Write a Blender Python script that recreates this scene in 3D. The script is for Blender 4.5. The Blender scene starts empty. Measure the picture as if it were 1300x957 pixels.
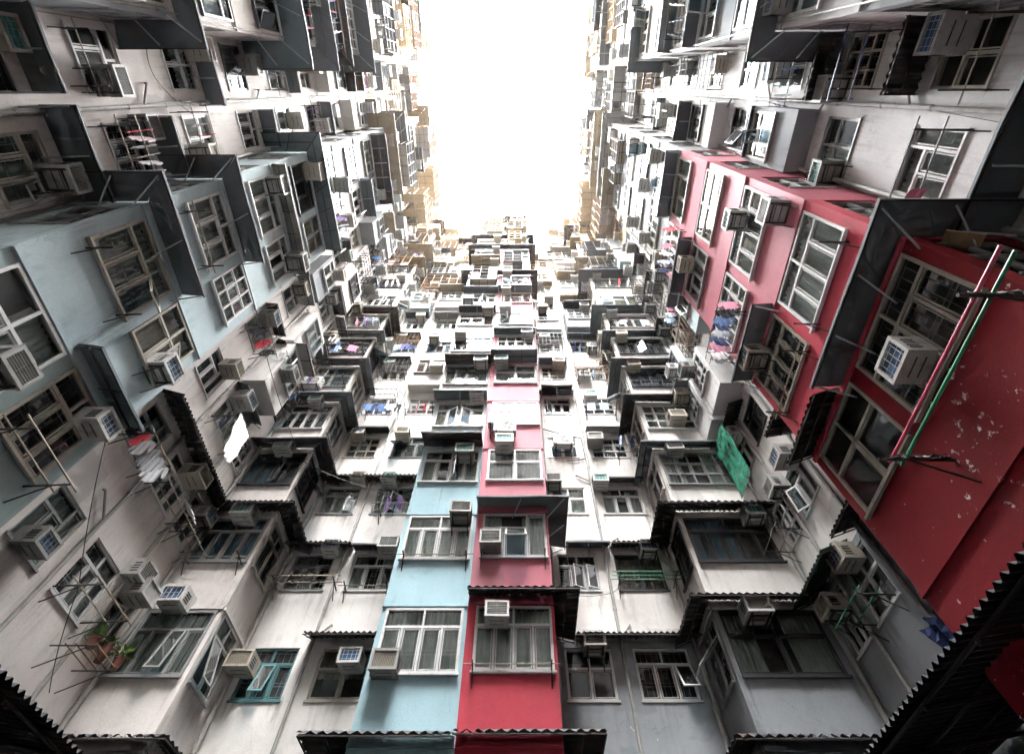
import bpy, math, random
from mathutils import Vector, Matrix
R = math.radians
rnd = random.Random(11)
scene = bpy.context.scene
COL = scene.collection
STO = 2.75                                   # storey height
def HEAD(k): return 8.5 + STO * k            # window head of storey k above the courtyard floor
def SILLB(k): return HEAD(k) - 1.50          # bay window sill
def SILLF(k): return HEAD(k) - 1.22          # flat wall window sill
NK = 14
GROUND = 0.0

# ------------------------------------------------------------------ materials
def new_mat(name):
    m = bpy.data.materials.new(name); m.use_nodes = True
    nt = m.node_tree
    return m, nt, nt.nodes, nt.links, nt.nodes['Principled BSDF']
def ramp(N, stops):
    r = N.new('ShaderNodeValToRGB'); e = r.color_ramp.elements
    e[0].position, e[0].color = stops[0][0], (*stops[0][1], 1)
    e[1].position, e[1].color = stops[-1][0], (*stops[-1][1], 1)
    for p, c in stops[1:-1]:
        x = e.new(p); x.color = (*c, 1)
    return r
def mixc(N, L, fac, a, b, mode='MIX'):
    m = N.new('ShaderNodeMix'); m.data_type = 'RGBA'; m.blend_type = mode
    for sock, v in ((m.inputs[0], fac), (m.inputs[6], a), (m.inputs[7], b)):
        if hasattr(v, 'is_output'): L.new(v, sock)
        elif isinstance(v, (int, float)): sock.default_value = v
        else: sock.default_value = (*v, 1)
    return m.outputs[2]
def noise(N, L, vec, scale, detail=4, rough=.55):
    n = N.new('ShaderNodeTexNoise'); n.inputs['Scale'].default_value = scale
    n.inputs['Detail'].default_value = detail; n.inputs['Roughness'].default_value = rough
    L.new(vec, n.inputs['Vector']); return n.outputs['Fac']
def mapr(N, L, v, a, b, c=0., d=1.):
    n = N.new('ShaderNodeMapRange'); n.inputs[1].default_value = a; n.inputs[2].default_value = b
    n.inputs[3].default_value = c; n.inputs[4].default_value = d
    L.new(v, n.inputs[0]); return n.outputs[0]
def math_n(N, L, op, a, b=None):
    n = N.new('ShaderNodeMath'); n.operation = op
    for i, v in enumerate((a, b)):
        if v is None: continue
        if hasattr(v, 'is_output'): L.new(v, n.inputs[i])
        else: n.inputs[i].default_value = v
    return n.outputs[0]
def wrp2(N, L, p):
    a = N.new('ShaderNodeVectorMath'); a.operation = 'ADD'; L.new(p, a.inputs[0]); n = N.new('ShaderNodeTexNoise'); n.inputs['Scale'].default_value = 2.5; n.inputs['Detail'].default_value = 6; L.new(p, n.inputs['Vector'])
    m = N.new('ShaderNodeVectorMath'); m.operation = 'SCALE'; m.inputs['Scale'].default_value = .35; L.new(n.outputs['Color'], m.inputs[0]); L.new(m.outputs[0], a.inputs[1]); return a.outputs[0]
def plaster(name, base, dark, peel=None, peel_at=.72, grime=.75, rough=.8, off=0., patch=.7):
    """old painted render: cloudy fading, vertical rain streaks, grime under the sills and slab lines, chips"""
    m, nt, N, L, B = new_mat(name)
    g = N.new('ShaderNodeNewGeometry'); pos = g.outputs['Position']
    mp = N.new('ShaderNodeMapping'); mp.inputs['Location'].default_value = (off, off * 2, off * 3)
    L.new(pos, mp.inputs['Vector']); p = mp.outputs['Vector']
    ms = N.new('ShaderNodeMapping'); ms.inputs['Scale'].default_value = (4.5, 4.5, .35); L.new(p, ms.inputs['Vector'])
    streak = noise(N, L, ms.outputs['Vector'], 1.6, 5, .6)
    cloud = noise(N, L, p, .55, 6, .6)
    blot = noise(N, L, p, 2.3, 7, .65)
    fine = noise(N, L, p, 24, 3, .6)
    sep = N.new('ShaderNodeSeparateXYZ'); L.new(pos, sep.inputs[0])
    fr = math_n(N, L, 'FRACT', math_n(N, L, 'DIVIDE', math_n(N, L, 'SUBTRACT', sep.outputs['Z'], 8.5 - 1.22 - STO * 4), STO))
    under = mapr(N, L, fr, .62, 1.0)            # just under a sill
    slab = mapr(N, L, math_n(N, L, 'ABSOLUTE', math_n(N, L, 'SUBTRACT', fr, .50)), .07, .0)
    band = math_n(N, L, 'MAXIMUM', under, slab)
    s1 = mapr(N, L, streak, .50, .72)
    drip = math_n(N, L, 'MULTIPLY', s1, math_n(N, L, 'ADD', math_n(N, L, 'MULTIPLY', band, .40), .06))
    c = mixc(N, L, mapr(N, L, cloud, .35, .68), base, tuple(x * .80 for x in base))
    c = mixc(N, L, mapr(N, L, blot, .56, .74, 0, .55), c, tuple(x * .66 for x in base))
    c = mixc(N, L, math_n(N, L, 'MULTIPLY', drip, grime), c, dark)
    c = mixc(N, L, mapr(N, L, fine, .3, .8, 0, .14), c, dark)
    at = N.new('ShaderNodeAttribute'); at.attribute_name = 'grime'
    gm = math_n(N, L, 'MULTIPLY', at.outputs['Fac'], math_n(N, L, 'ADD', mapr(N, L, streak, .38, .66), mapr(N, L, blot, .45, .75, 0, .5)))
    c = mixc(N, L, mapr(N, L, gm, .36, 1.35, 0, .85 * (grime + .1)), c, dark)
    big = N.new('ShaderNodeTexVoronoi'); big.feature = 'DISTANCE_TO_EDGE'; big.inputs['Scale'].default_value = .9
    wrp = N.new('ShaderNodeVectorMath'); wrp.operation = 'ADD'; L.new(p, wrp.inputs[0])
    nz = N.new('ShaderNodeTexNoise'); nz.inputs['Scale'].default_value = 1.7; nz.inputs['Detail'].default_value = 5; L.new(p, nz.inputs['Vector'])
    L.new(nz.outputs['Color'], wrp.inputs[1]); L.new(wrp.outputs[0], big.inputs['Vector'])
    crack = math_n(N, L, 'MULTIPLY', mapr(N, L, big.outputs['Distance'], .012, .002), mapr(N, L, cloud, .5, .6))
    c = mixc(N, L, math_n(N, L, 'MULTIPLY', crack, .22), c, dark)
    chip = noise(N, L, p, 5.5, 8, .72)
    pv = N.new('ShaderNodeTexVoronoi'); pv.distance = 'CHEBYCHEV'; pv.inputs['Scale'].default_value = .8; pv.inputs['Randomness'].default_value = 1
    L.new(wrp2(N, L, p), pv.inputs['Vector']); sp = N.new('ShaderNodeSeparateColor'); L.new(pv.outputs['Color'], sp.inputs[0])
    pm = math_n(N, L, 'MULTIPLY', mapr(N, L, sp.outputs[0], .86, .87), mapr(N, L, pv.outputs['Distance'], .40, .36))
    c = mixc(N, L, math_n(N, L, 'MULTIPLY', pm, patch), c, tuple(x * .55 + .03 for x in base))
    if peel:
        msk = mapr(N, L, math_n(N, L, 'ADD', chip, math_n(N, L, 'MULTIPLY', mapr(N, L, cloud, .45, .75), .10)), peel_at, peel_at + .02)
        c = mixc(N, L, msk, c, peel)
    L.new(c, B.inputs['Base Color']); B.inputs['Roughness'].default_value = rough
    B.inputs['Specular IOR Level'].default_value = .3
    bp = N.new('ShaderNodeBump'); bp.inputs['Strength'].default_value = .35; bp.inputs['Distance'].default_value = .02
    h = math_n(N, L, 'ADD', math_n(N, L, 'MULTIPLY', fine, .35), math_n(N, L, 'ADD', blot, math_n(N, L, 'MULTIPLY', chip, .5)))
    L.new(h, bp.inputs['Height']); L.new(bp.outputs[0], B.inputs['Normal'])
    return m
def paint(name, base, rough=.5, metal=0., dirt=(.06, .055, .05), amount=.5, scale=6., spec=.4):
    m, nt, N, L, B = new_mat(name)
    g = N.new('ShaderNodeNewGeometry'); p = g.outputs['Position']
    oi = N.new('ShaderNodeObjectInfo')
    n1 = noise(N, L, p, scale, 6, .65); n2 = noise(N, L, p, scale * .16, 3, .5)
    c = mixc(N, L, mapr(N, L, oi.outputs['Random'], 0, 1, 0, .35), base, tuple(x * .62 for x in base))
    c = mixc(N, L, mapr(N, L, n2, .35, .7, 0, amount * .6), c, tuple(x * .6 for x in base))
    c = mixc(N, L, mapr(N, L, n1, .5, .75, 0, amount), c, dirt)
    L.new(c, B.inputs['Base Color']); B.inputs['Roughness'].default_value = rough; B.inputs['Metallic'].default_value = metal
    B.inputs['Specular IOR Level'].default_value = spec
    return m
def glass(name, tint, refl=.22):
    m, nt, N, L, B = new_mat(name)
    N.remove(B); out = N['Material Output']
    tr = N.new('ShaderNodeBsdfTransparent'); tr.inputs[0].default_value = (*tint, 1)
    gl = N.new('ShaderNodeBsdfGlossy'); gl.inputs['Roughness'].default_value = .04; gl.inputs[0].default_value = (.9, .95, 1, 1)
    df = N.new('ShaderNodeBsdfDiffuse'); df.inputs[0].default_value = (.42, .43, .42, 1)
    g = N.new('ShaderNodeNewGeometry'); n = noise(N, L, g.outputs['Position'], 3.2, 5, .6)
    nf = noise(N, L, g.outputs['Position'], 1.3, 2, .5)
    bp = N.new('ShaderNodeBump'); bp.inputs['Strength'].default_value = .12; bp.inputs['Distance'].default_value = .03
    L.new(nf, bp.inputs['Height']); L.new(bp.outputs[0], gl.inputs['Normal'])
    fr = N.new('ShaderNodeFresnel'); fr.inputs[0].default_value = 1.55
    f2 = math_n(N, L, 'ADD', math_n(N, L, 'MULTIPLY', fr.outputs[0], .7), refl * .08)
    a = N.new('ShaderNodeMixShader'); L.new(f2, a.inputs[0]); L.new(tr.outputs[0], a.inputs[1]); L.new(gl.outputs[0], a.inputs[2])
    b = N.new('ShaderNodeMixShader'); L.new(mapr(N, L, n, .45, .8, .03, .22), b.inputs[0]); L.new(a.outputs[0], b.inputs[1]); L.new(df.outputs[0], b.inputs[2])
    L.new(b.outputs[0], out.inputs['Surface']); return m
def cloth(name, c1, c2=None, stripes=0):
    m, nt, N, L, B = new_mat(name)
    tc = N.new('ShaderNodeTexCoord'); p = tc.outputs['Object']
    n = noise(N, L, p, 7, 4, .6)
    col = mixc(N, L, mapr(N, L, n, .35, .7, 0, .5), c1, tuple(x * .7 for x in c1))
    if c2:
        w = N.new('ShaderNodeTexWave'); w.bands_direction = 'Z'; w.inputs['Scale'].default_value = stripes; w.inputs['Distortion'].default_value = .4
        L.new(p, w.inputs['Vector']); col = mixc(N, L, mapr(N, L, w.outputs['Fac'], .45, .55), col, c2)
    L.new(col, B.inputs['Base Color']); B.inputs['Roughness'].default_value = .85; B.inputs['Specular IOR Level'].default_value = .1
    return m
DK = (.10, .085, .07)
M = {}
M['white_l'] = plaster('old_white_render_warm', (.73, .68, .645), DK, (.34, .31, .28), .735, .9)
M['white_f'] = plaster('old_white_render', (.72, .69, .66), DK, (.33, .31, .29), .73, .9, off=7)
M['white_r'] = plaster('old_white_render_cool', (.74, .73, .72), DK, (.36, .34, .31), .72, .9, off=13)
M['blue_l'] = plaster('pale_blue_paint', (.47, .57, .60), (.10, .12, .12), (.62, .58, .52), .73, .75, off=3)
M['blue_d'] = plaster('dull_blue_green_paint', (.30, .38, .38), (.08, .09, .08), (.40, .34, .27), .70, .8, off=5)
M['blue_p'] = plaster('pale_hazed_blue_paint', (.58, .68, .70), (.16, .16, .15), (.62, .6, .57), .72, .7, off=9)  # paler blue; on the upper left bays haze is put into this colour
M['blue_t'] = plaster('sky_blue_paint', (.38, .56, .62), (.14, .18, .18), (.65, .66, .62), .76, .6, off=21)
M['red'] = plaster('crimson_paint', (.18, .004, .009), (.08, .01, .012), (.72, .66, .64), .665, .7, .8, off=2, patch=.3)
M['red_m'] = plaster('rose_red_paint', (.44, .045, .07), (.16, .04, .04), (.7, .6, .58), .69, .65, .8, off=4, patch=.25)
M['rose'] = plaster('dull_rose_paint', (.43, .11, .15), (.16, .05, .05), (.7, .64, .62), .75, .6, .6, off=8)
M['pink'] = plaster('faded_pink_paint', (.60, .22, .27), (.25, .12, .12), (.7, .66, .62), .75, .6, off=6)
M['grey_w'] = plaster('grey_render', (.30, .31, .32), (.07, .07, .07), (.42, .4, .38), .72, .8, off=31)
M['grey_m'] = plaster('slate_grey_render', (.30, .32, .34), (.06, .06, .06), (.55, .53, .5), .71, .8, off=37)
M['cream'] = plaster('cream_render', (.66, .58, .45), (.2, .15, .1), (.4, .35, .3), .72, .8, off=41)
M['tan'] = plaster('tan_render', (.50, .40, .27), (.14, .1, .06), (.3, .24, .18), .72, .8, off=51)
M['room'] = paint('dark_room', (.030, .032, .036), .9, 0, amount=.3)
M['frame_w'] = paint('white_window_frame', (.66, .66, .65), .4, 0, (.22, .2, .17), .45, 9)
M['frame_g'] = paint('grey_aluminium_frame', (.36, .37, .36), .38, .3, (.1, .09, .08), .5, 9)
M['frame_b'] = paint('beige_window_frame', (.42, .39, .33), .45, 0, (.1, .08, .06), .5, 9)
M['frame_d'] = paint('dark_bronze_frame', (.05, .05, .055), .4, .2, amount=.4)
M['frame_t'] = paint('teal_window_frame', (.07, .17, .18), .5, 0, amount=.6)
M['glass'] = glass('window_glass', (.62, .67, .65))
M['glass_b'] = glass('blue_window_glass', (.34, .48, .56), .35)
M['curt_1'] = cloth('pale_curtain', (.60, .62, .59)); M['curt_2'] = cloth('greenish_curtain', (.46, .52, .48))
M['curt_3'] = cloth('beige_curtain', (.38, .32, .24)); M['curt_5'] = cloth('rose_curtain', (.40, .22, .20)); M['curt_6'] = cloth('yellow_print_curtain', (.44, .36, .14), (.36, .34, .28), 9); M['curt_4'] = cloth('blue_curtain', (.13, .24, .34))
M['steel_d'] = paint('dark_rusty_steel', (.045, .042, .04), .6, .3, (.12, .06, .03), .6, 14)
M['steel_l'] = paint('pale_painted_strut', (.42, .46, .48), .5, 0, (.14, .1, .07), .5, 12)
M['rust'] = paint('rusty_iron', (.22, .12, .06), .75, .1, (.06, .04, .03), .7, 14)
M['tanmetal'] = paint('tan_painted_iron', (.46, .33, .18), .6, 0, (.16, .09, .04), .5, 10)
M['sheet_g'] = paint('blue_grey_metal_sheet', (.15, .17, .19), .7, 0, (.16, .11, .075), .8, 2.2)
M['sheet_d'] = paint('dark_corrugated_sheet', (.05, .052, .056), .7, 0, (.15, .075, .04), .8, 2.2)
M['sheet_w'] = paint('pale_grey_sheet', (.38, .38, .37), .6, 0, (.12, .1, .08), .6, 3)
M['sheet_t'] = paint('tan_weathered_sheet', (.42, .35, .25), .65, 0, (.1, .07, .04), .6, 3)
M['sheet_gr'] = paint('dark_green_sheet', (.025, .075, .05), .5, 0, (.02, .02, .02), .5, 3)
M['sheet_tl'] = paint('teal_grey_sheet', (.16, .205, .22), .55, .1, (.06, .06, .06), .5, 3)
M['ac_w'] = paint('white_ac_casing', (.60, .60, .58), .45, 0, (.2, .15, .09), .8, 6)
M['ac_g'] = paint('grey_ac_casing', (.30, .30, .28), .5, 0, (.12, .09, .06), .85, 6)
M['ac_be'] = paint('beige_ac_casing', (.46, .42, .35), .5, 0, (.14, .11, .08), .6, 8)
M['coil_b'] = paint('blue_coil', (.035, .10, .21), .45, .2, amount=.4, scale=14)
M['coil_d'] = paint('dark_coil', (.06, .065, .07), .5, .2, amount=.4, scale=14)
M['coil_t'] = paint('teal_coil', (.05, .26, .24), .5, .1, amount=.4, scale=14)
M['coil_r'] = paint('brown_dusty_coil', (.16, .13, .09), .6, .1, amount=.5, scale=14)
M['pipe'] = paint('grey_drain_pipe', (.34, .33, .31), .5, 0, (.12, .1, .08), .6, 5)
M['bamboo_r'] = paint('crimson_pole_paint', (.42, .05, .10), .4, 0, amount=.3)
M['bamboo_g'] = paint('green_pole_paint', (.03, .22, .11), .4, 0, amount=.3)
M['bamboo_b'] = paint('blue_pole_paint', (.05, .08, .24), .4, 0, amount=.3)
M['bamboo'] = paint('weathered_pole', (.30, .26, .20), .6, 0, amount=.5)
M['wood'] = paint('weathered_wood', (.36, .25, .13), .7, 0, (.08, .05, .03), .5, 9)
M['terra'] = paint('terracotta', (.16, .05, .035), .7, 0, (.08, .05, .04), .5, 12)
M['leaf'] = paint('pot_leaf', (.09, .17, .04), .5, 0, (.05, .05, .02), .3, 12)
M['leaf2'] = paint('yellow_green_leaf', (.15, .22, .05), .5, 0, (.1, .12, .03), .3, 12)
M['paving'] = plaster('courtyard_concrete', (.10, .10, .095), (.07, .07, .06), grime=.3, off=61)
M['canopy'] = paint('black_corrugated_canopy', (.008, .010, .014), .6, 0, (.05, .028, .016), .7, 1.6)
M['dish'] = paint('dish_grey', (.5, .5, .49), .5)
M['cable'] = paint('black_cable', (.03, .03, .03), .5)
M['plastic'] = cloth('white_plastic_sheet', (.74, .74, .75))
CLOTHS = {'white': cloth('white_cotton', (.76, .75, .76)), 'navy': cloth('navy_cotton', (.035, .05, .12)), 'black': cloth('black_cotton', (.025, .025, .03)),
          'red': cloth('red_cotton', (.55, .05, .07)), 'blue': cloth('blue_denim', (.09, .15, .30)), 'pink': cloth('pink_cotton', (.50, .20, .28)),
          'purple': cloth('purple_cotton', (.17, .11, .26)), 'green': cloth('green_cotton', (.08, .26, .17)), 'grey': cloth('grey_cotton', (.30, .31, .33)),
          'teal': cloth('teal_cotton', (.07, .38, .36)), 'pale blue': cloth('pale_blue_cotton', (.42, .54, .74)), 'yellow': cloth('yellow_cotton', (.62, .44, .08)),
          'striped': cloth('striped_cotton', (.6, .6, .6), (.04, .04, .05), 14), 'checked blue': cloth('checked_cotton', (.34, .40, .62), (.68, .70, .78), 16)}

# ------------------------------------------------------------------ mesh helpers
class MB:
    def __init__(s): s.v = []; s.f = []; s.m = []; s.mats = []; s.g = {}
    def mi(s, mat):
        if mat not in s.mats: s.mats.append(mat)
        return s.mats.index(mat)
    def quad(s, pts, mat):
        b = len(s.v); s.v += [tuple(p) for p in pts]; s.f.append(tuple(range(b, b + len(pts)))); s.m.append(s.mi(mat))
    def box(s, x0, x1, y0, y1, z0, z1, mat, T=None):
        P = [(x0, y0, z0), (x1, y0, z0), (x1, y1, z0), (x0, y1, z0), (x0, y0, z1), (x1, y0, z1), (x1, y1, z1), (x0, y1, z1)]
        if T is not None: P = [tuple(T @ Vector(p)) for p in P]
        b = len(s.v); s.v += P; i = s.mi(mat)
        for f in ((3, 2, 1, 0), (4, 5, 6, 7), (0, 1, 5, 4), (1, 2, 6, 5), (2, 3, 7, 6), (3, 0, 4, 7)):
            s.f.append(tuple(b + q for q in f)); s.m.append(i)
    def tube(s, p, q, r, mat, n=6, r2=None):
        p, q = Vector(p), Vector(q); d = (q - p)
        if d.length < 1e-6: return
        d.normalize(); a = d.orthogonal().normalized(); c = d.cross(a); r2 = r if r2 is None else r2
        b = len(s.v); i = s.mi(mat)
        for o, rr in ((p, r), (q, r2)):
            for j in range(n):
                t = 2 * math.pi * j / n; s.v.append(tuple(o + a * (rr * math.cos(t)) + c * (rr * math.sin(t))))
        for j in range(n):
            k = (j + 1) % n; s.f.append((b + j, b + k, b + n + k, b + n + j)); s.m.append(i)
        s.f.append(tuple(b + j for j in reversed(range(n)))); s.m.append(i); s.f.append(tuple(b + n + j for j in range(n))); s.m.append(i)
    def line(s, pts, r, mat, n=5):
        for a, b in zip(pts, pts[1:]): s.tube(a, b, r, mat, n)
    def mesh(s, name, smooth=False):
        me = bpy.data.meshes.new(name); me.from_pydata(s.v, [], s.f)
        for m in s.mats: me.materials.append(m)
        me.polygons.foreach_set('material_index', s.m)
        if s.g:
            at = me.attributes.new('grime', 'FLOAT', 'POINT'); at.data.foreach_set('value', [s.g.get(i, 0.) for i in range(len(s.v))])
        if smooth: me.polygons.foreach_set('use_smooth', [True] * len(me.polygons))
        me.update(); return me
    def build(s, name, parent=None, **k):
        return add(name, s.mesh(name, k.pop('smooth', False)), parent, **k)
def add(name, data, parent=None, loc=(0, 0, 0), rz=0., rot=None):
    o = bpy.data.objects.new(name, data); COL.objects.link(o); o.location = loc
    o.rotation_euler = rot if rot else (0, 0, rz)
    if parent: o.parent = parent
    return o
def tag(o, label=None, cat=None, group=None, kind=None):
    if label: o['label'] = label
    if cat: o['category'] = cat
    if group: o['group'] = group
    if kind: o['kind'] = kind
    return o
USED = {}
def uniq(o):
    USED.setdefault(o['label'], []).append(o); return o
def empty(name, loc, rz=0.): return add(name, None, None, loc, rz)

# a wall run: normal letter, plane coordinate, range along the wall (world coordinate)
ANG = {'+X': -math.pi / 2, '-X': math.pi / 2, '-Y': math.pi, '+Y': 0.}
class Seg:
    def __init__(s, nrm, plane, a, b, phrase, wall):
        s.n = nrm; s.p = plane; s.a = a; s.b = b; s.phrase = phrase; s.wall = wall; s.rz = ANG[nrm]
        s.sg = 1 if nrm in ('-X', '+Y') else -1      # local x = sg * world coordinate
    def w(s, c, out, z):
        if s.n == '+X': return Vector((s.p + out, c, z))
        if s.n == '-X': return Vector((s.p - out, c, z))
        if s.n == '-Y': return Vector((c, s.p - out, z))
        return Vector((c, s.p + out, z))
    def T(s, c, out, z): return Matrix.Translation(s.w(c, out, z)) @ Matrix.Rotation(s.rz, 4, 'Z')
def panel(mb, seg, c0, c1, z0, z1, holes, mat, rev=.13, room=.75):
    """a wall skin with real openings, reveals and a dark room behind each"""
    cs = sorted({c0, c1, *[h[0] for h in holes], *[h[1] for h in holes]}); zs = sorted({z0, z1, *[h[2] for h in holes], *[h[3] for h in holes]})
    flip = seg.sg < 0; fine = z0 < 24 and z1 > 5; rr = random.Random(int(c0 * 37 + z0 * 11 + seg.p * 5))
    drips = [(rr.uniform(c0, c1), rr.uniform(z0, z1), rr.uniform(.08, .3), rr.uniform(.6, 2.6), rr.uniform(.4, 1)) for _ in range(int((c1 - c0) * (z1 - z0) / 3.2) + 1)]
    def refine(L_, d):
        o = [L_[0]]
        for a, b in zip(L_, L_[1:]): n = max(1, round((b - a) / d)); o += [a + (b - a) * j / n for j in range(1, n + 1)]
        return o
    cs = refine(cs, .16 if fine else .8); zs = refine(zs, .3 if fine else .9)
    def gr(c, z):
        g = 0.
        for h in holes:
            dz = h[2] - z
            if -.05 < dz < 1.6 and h[0] - .3 < c < h[1] + .3:
                e = min(abs(c - h[0]), abs(c - h[1])); g += max(0., 1 - dz / 1.5) * (max(0, 1 - e / .22) * .9 + (.30 if h[0] < c < h[1] else 0))
            dz = z - h[3]
            if 0 <= dz < .3 and h[0] < c < h[1]: g += .35 * (1 - dz / .3)
        for (dc, dz_, w_, l_, s_) in drips:
            t = dz_ - z
            if -.01 < t < l_: g += s_ * (1 - t / l_) * max(0, 1 - abs(c - dc) / w_)
        g += max(0, 1 - (z - z0) / .35) * .5 if z1 - z0 < 4 else 0
        g += max(0, 1 - min(c - c0, c1 - c) / .25) * .35
        return min(g, 1.4)
    def q(pts, m): mb.quad(pts[::-1] if flip else pts, m)
    for a, b in zip(cs, cs[1:]):
        for c, d in zip(zs, zs[1:]):
            u, v = (a + b) / 2, (c + d) / 2
            if any(h[0] < u < h[1] and h[2] < v < h[3] for h in holes): continue
            n0 = len(mb.v); q([seg.w(b, 0, c), seg.w(a, 0, c), seg.w(a, 0, d), seg.w(b, 0, d)], mat)
            vals = [gr(b, c), gr(a, c), gr(a, d), gr(b, d)]
            for j, v_ in enumerate(vals[::-1] if flip else vals): mb.g[n0 + j] = v_
    for h in holes:
        a, b, c, d = h[:4]
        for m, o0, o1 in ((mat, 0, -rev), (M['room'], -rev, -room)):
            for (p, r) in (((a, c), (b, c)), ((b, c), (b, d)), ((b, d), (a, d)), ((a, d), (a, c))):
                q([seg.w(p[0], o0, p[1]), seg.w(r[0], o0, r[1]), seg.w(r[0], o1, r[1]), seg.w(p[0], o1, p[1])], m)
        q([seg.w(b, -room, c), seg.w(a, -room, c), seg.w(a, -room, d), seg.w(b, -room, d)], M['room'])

# ------------------------------------------------------------------ windows (origin: centre of the sill on the wall plane, +y outwards)
WC = {}
def win_mesh(w, h, style, fr):
    key = (round(w, 2), round(h, 2), style, fr)
    if key in WC: return WC[key]
    F = M[fr]; f = MB(); p = MB(); x0, x1 = -w / 2, w / 2; t = .055; y0, y1 = -.10, -.035
    f.box(x0, x1, y0, y1, 0, t, F); f.box(x0, x1, y0, y1, h - t, h, F); f.box(x0, x0 + t, y0, y1, t, h - t, F); f.box(x1 - t, x1, y0, y1, t, h - t, F)
    f.box(x0 - .03, x1 + .03, -.034, .035, -.045, -.002, F)       # projecting sill
    cells = []
    if style == 'trans':      # transom row over a row of casements
        n = max(2, round(w / .46)); zt = h * .69
        f.box(x0 + t, x1 - t, y0, y1 - .004, zt - .03, zt + .03, F)
        for i in range(1, n):
            x = x0 + w * i / n; f.box(x - .024, x + .024, y0, y1 - .004, t, zt - .03, F)
        nt = max(2, round(n / 2))
        for i in range(1, nt):
            x = x0 + w * i / nt; f.box(x - .024, x + .024, y0, y1 - .004, zt + .03, h - t, F)
        for i in range(n): cells.append((x0 + w * i / n, x0 + w * (i + 1) / n, t, zt))
    elif style == 'cross':
        zt = h * .60
        f.box(x0 + t, x1 - t, y0, y1 - .004, zt - .028, zt + .028, F); f.box(-.028, .028, y0, y1 - .004, t, zt - .028, F); f.box(-.028, .028, y0, y1 - .004, zt + .028, h - t, F)
        cells = [(x0, 0, t, zt), (0, x1, t, zt)]
    elif style == 'grid':
        n = max(3, round(w / .42)); 
        for j in (1, 2): f.box(x0 + t, x1 - t, y0, y1 - .004, h * j / 3 - .024, h * j / 3 + .024, F)
        for i in range(1, n):
            x = x0 + w * i / n
            for j in range(3): f.box(x - .022, x + .022, y0, y1 - .004, (h * j / 3 + .024) if j else t, (h * (j + 1) / 3 - .024) if j < 2 else h - t, F)
        for i in range(n): cells.append((x0 + w * i / n, x0 + w * (i + 1) / n, h / 3, h * 2 / 3))
    else:                     # 'asym': a narrow side light and a wide pair
        x = x0 + w * .3; f.box(x - .025, x + .025, y0, y1, t, h - t, F); zt = h * .66
        f.box(x + .025, x1 - t, y0, y1 - .004, zt - .028, zt + .028, F); xm = (x + x1) / 2; f.box(xm - .024, xm + .024, y0, y1 - .004, t, zt - .028, F)
        cells = [(x, xm, t, zt), (xm, x1, t, zt), (x0, x, t, h - t)]
    # inner sash lines
    for a, b, c, d in cells:
        a += .045; b -= .045; c += .02; d -= .045
        if b - a > .16:
            for X0, X1, Z0, Z1 in ((a, a + .02, c, d), (b - .02, b, c, d), (a + .02, b - .02, c, c + .02), (a + .02, b - .02, d - .02, d)): f.box(X0, X1, y0 + .012, y1 - .014, Z0, Z1, F)
    p.quad([(x1 - t, -.075, t), (x0 + t, -.075, t), (x0 + t, -.075, h - t), (x1 - t, -.075, h - t)], M['glass_b'] if fr == 'frame_t' else M['glass'])
    WC[key] = (f.mesh('window_frame'), p.mesh('window_pane'), cells); return WC[key]
CC = {}
def curtain_mesh(w, h, kind, mat):
    key = (round(w, 2), round(h, 2), kind, mat)
    if key in CC: return CC[key]
    mb = MB(); r = random.Random(int(w * 100) + int(h * 10) + len(kind))
    spans = {'full': [(-w / 2, w / 2)], 'sides': [(-w / 2, -w * .12), (w * .2, w / 2)], 'left': [(-w / 2, w * .05)], 'right': [(-w * .05, w / 2)], 'half': [(-w / 2, w / 2)]}[kind]
    z0 = h * .45 if kind == 'half' else .03
    for a, b in spans:
        n = max(8, int((b - a) / .035)); rows = 4; base = len(mb.v); ph = r.random() * 6
        for j in range(rows + 1):
            z = z0 + (h - .04 - z0) * j / rows
            for i in range(n + 1):
                x = a + (b - a) * i / n
                mb.v.append((x, -.17 + .028 * math.sin(x * 55 + ph + .3 * j) + .012 * math.sin(x * 23 + ph * 2), z))
        for j in range(rows):
            for i in range(n):
                q = base + j * (n + 1) + i; mb.f.append((q, q + 1, q + n + 2, q + n + 1)); mb.m.append(mb.mi(M[mat]))
    CC[key] = mb.mesh('curtain', True); return CC[key]
GC = {}
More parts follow.
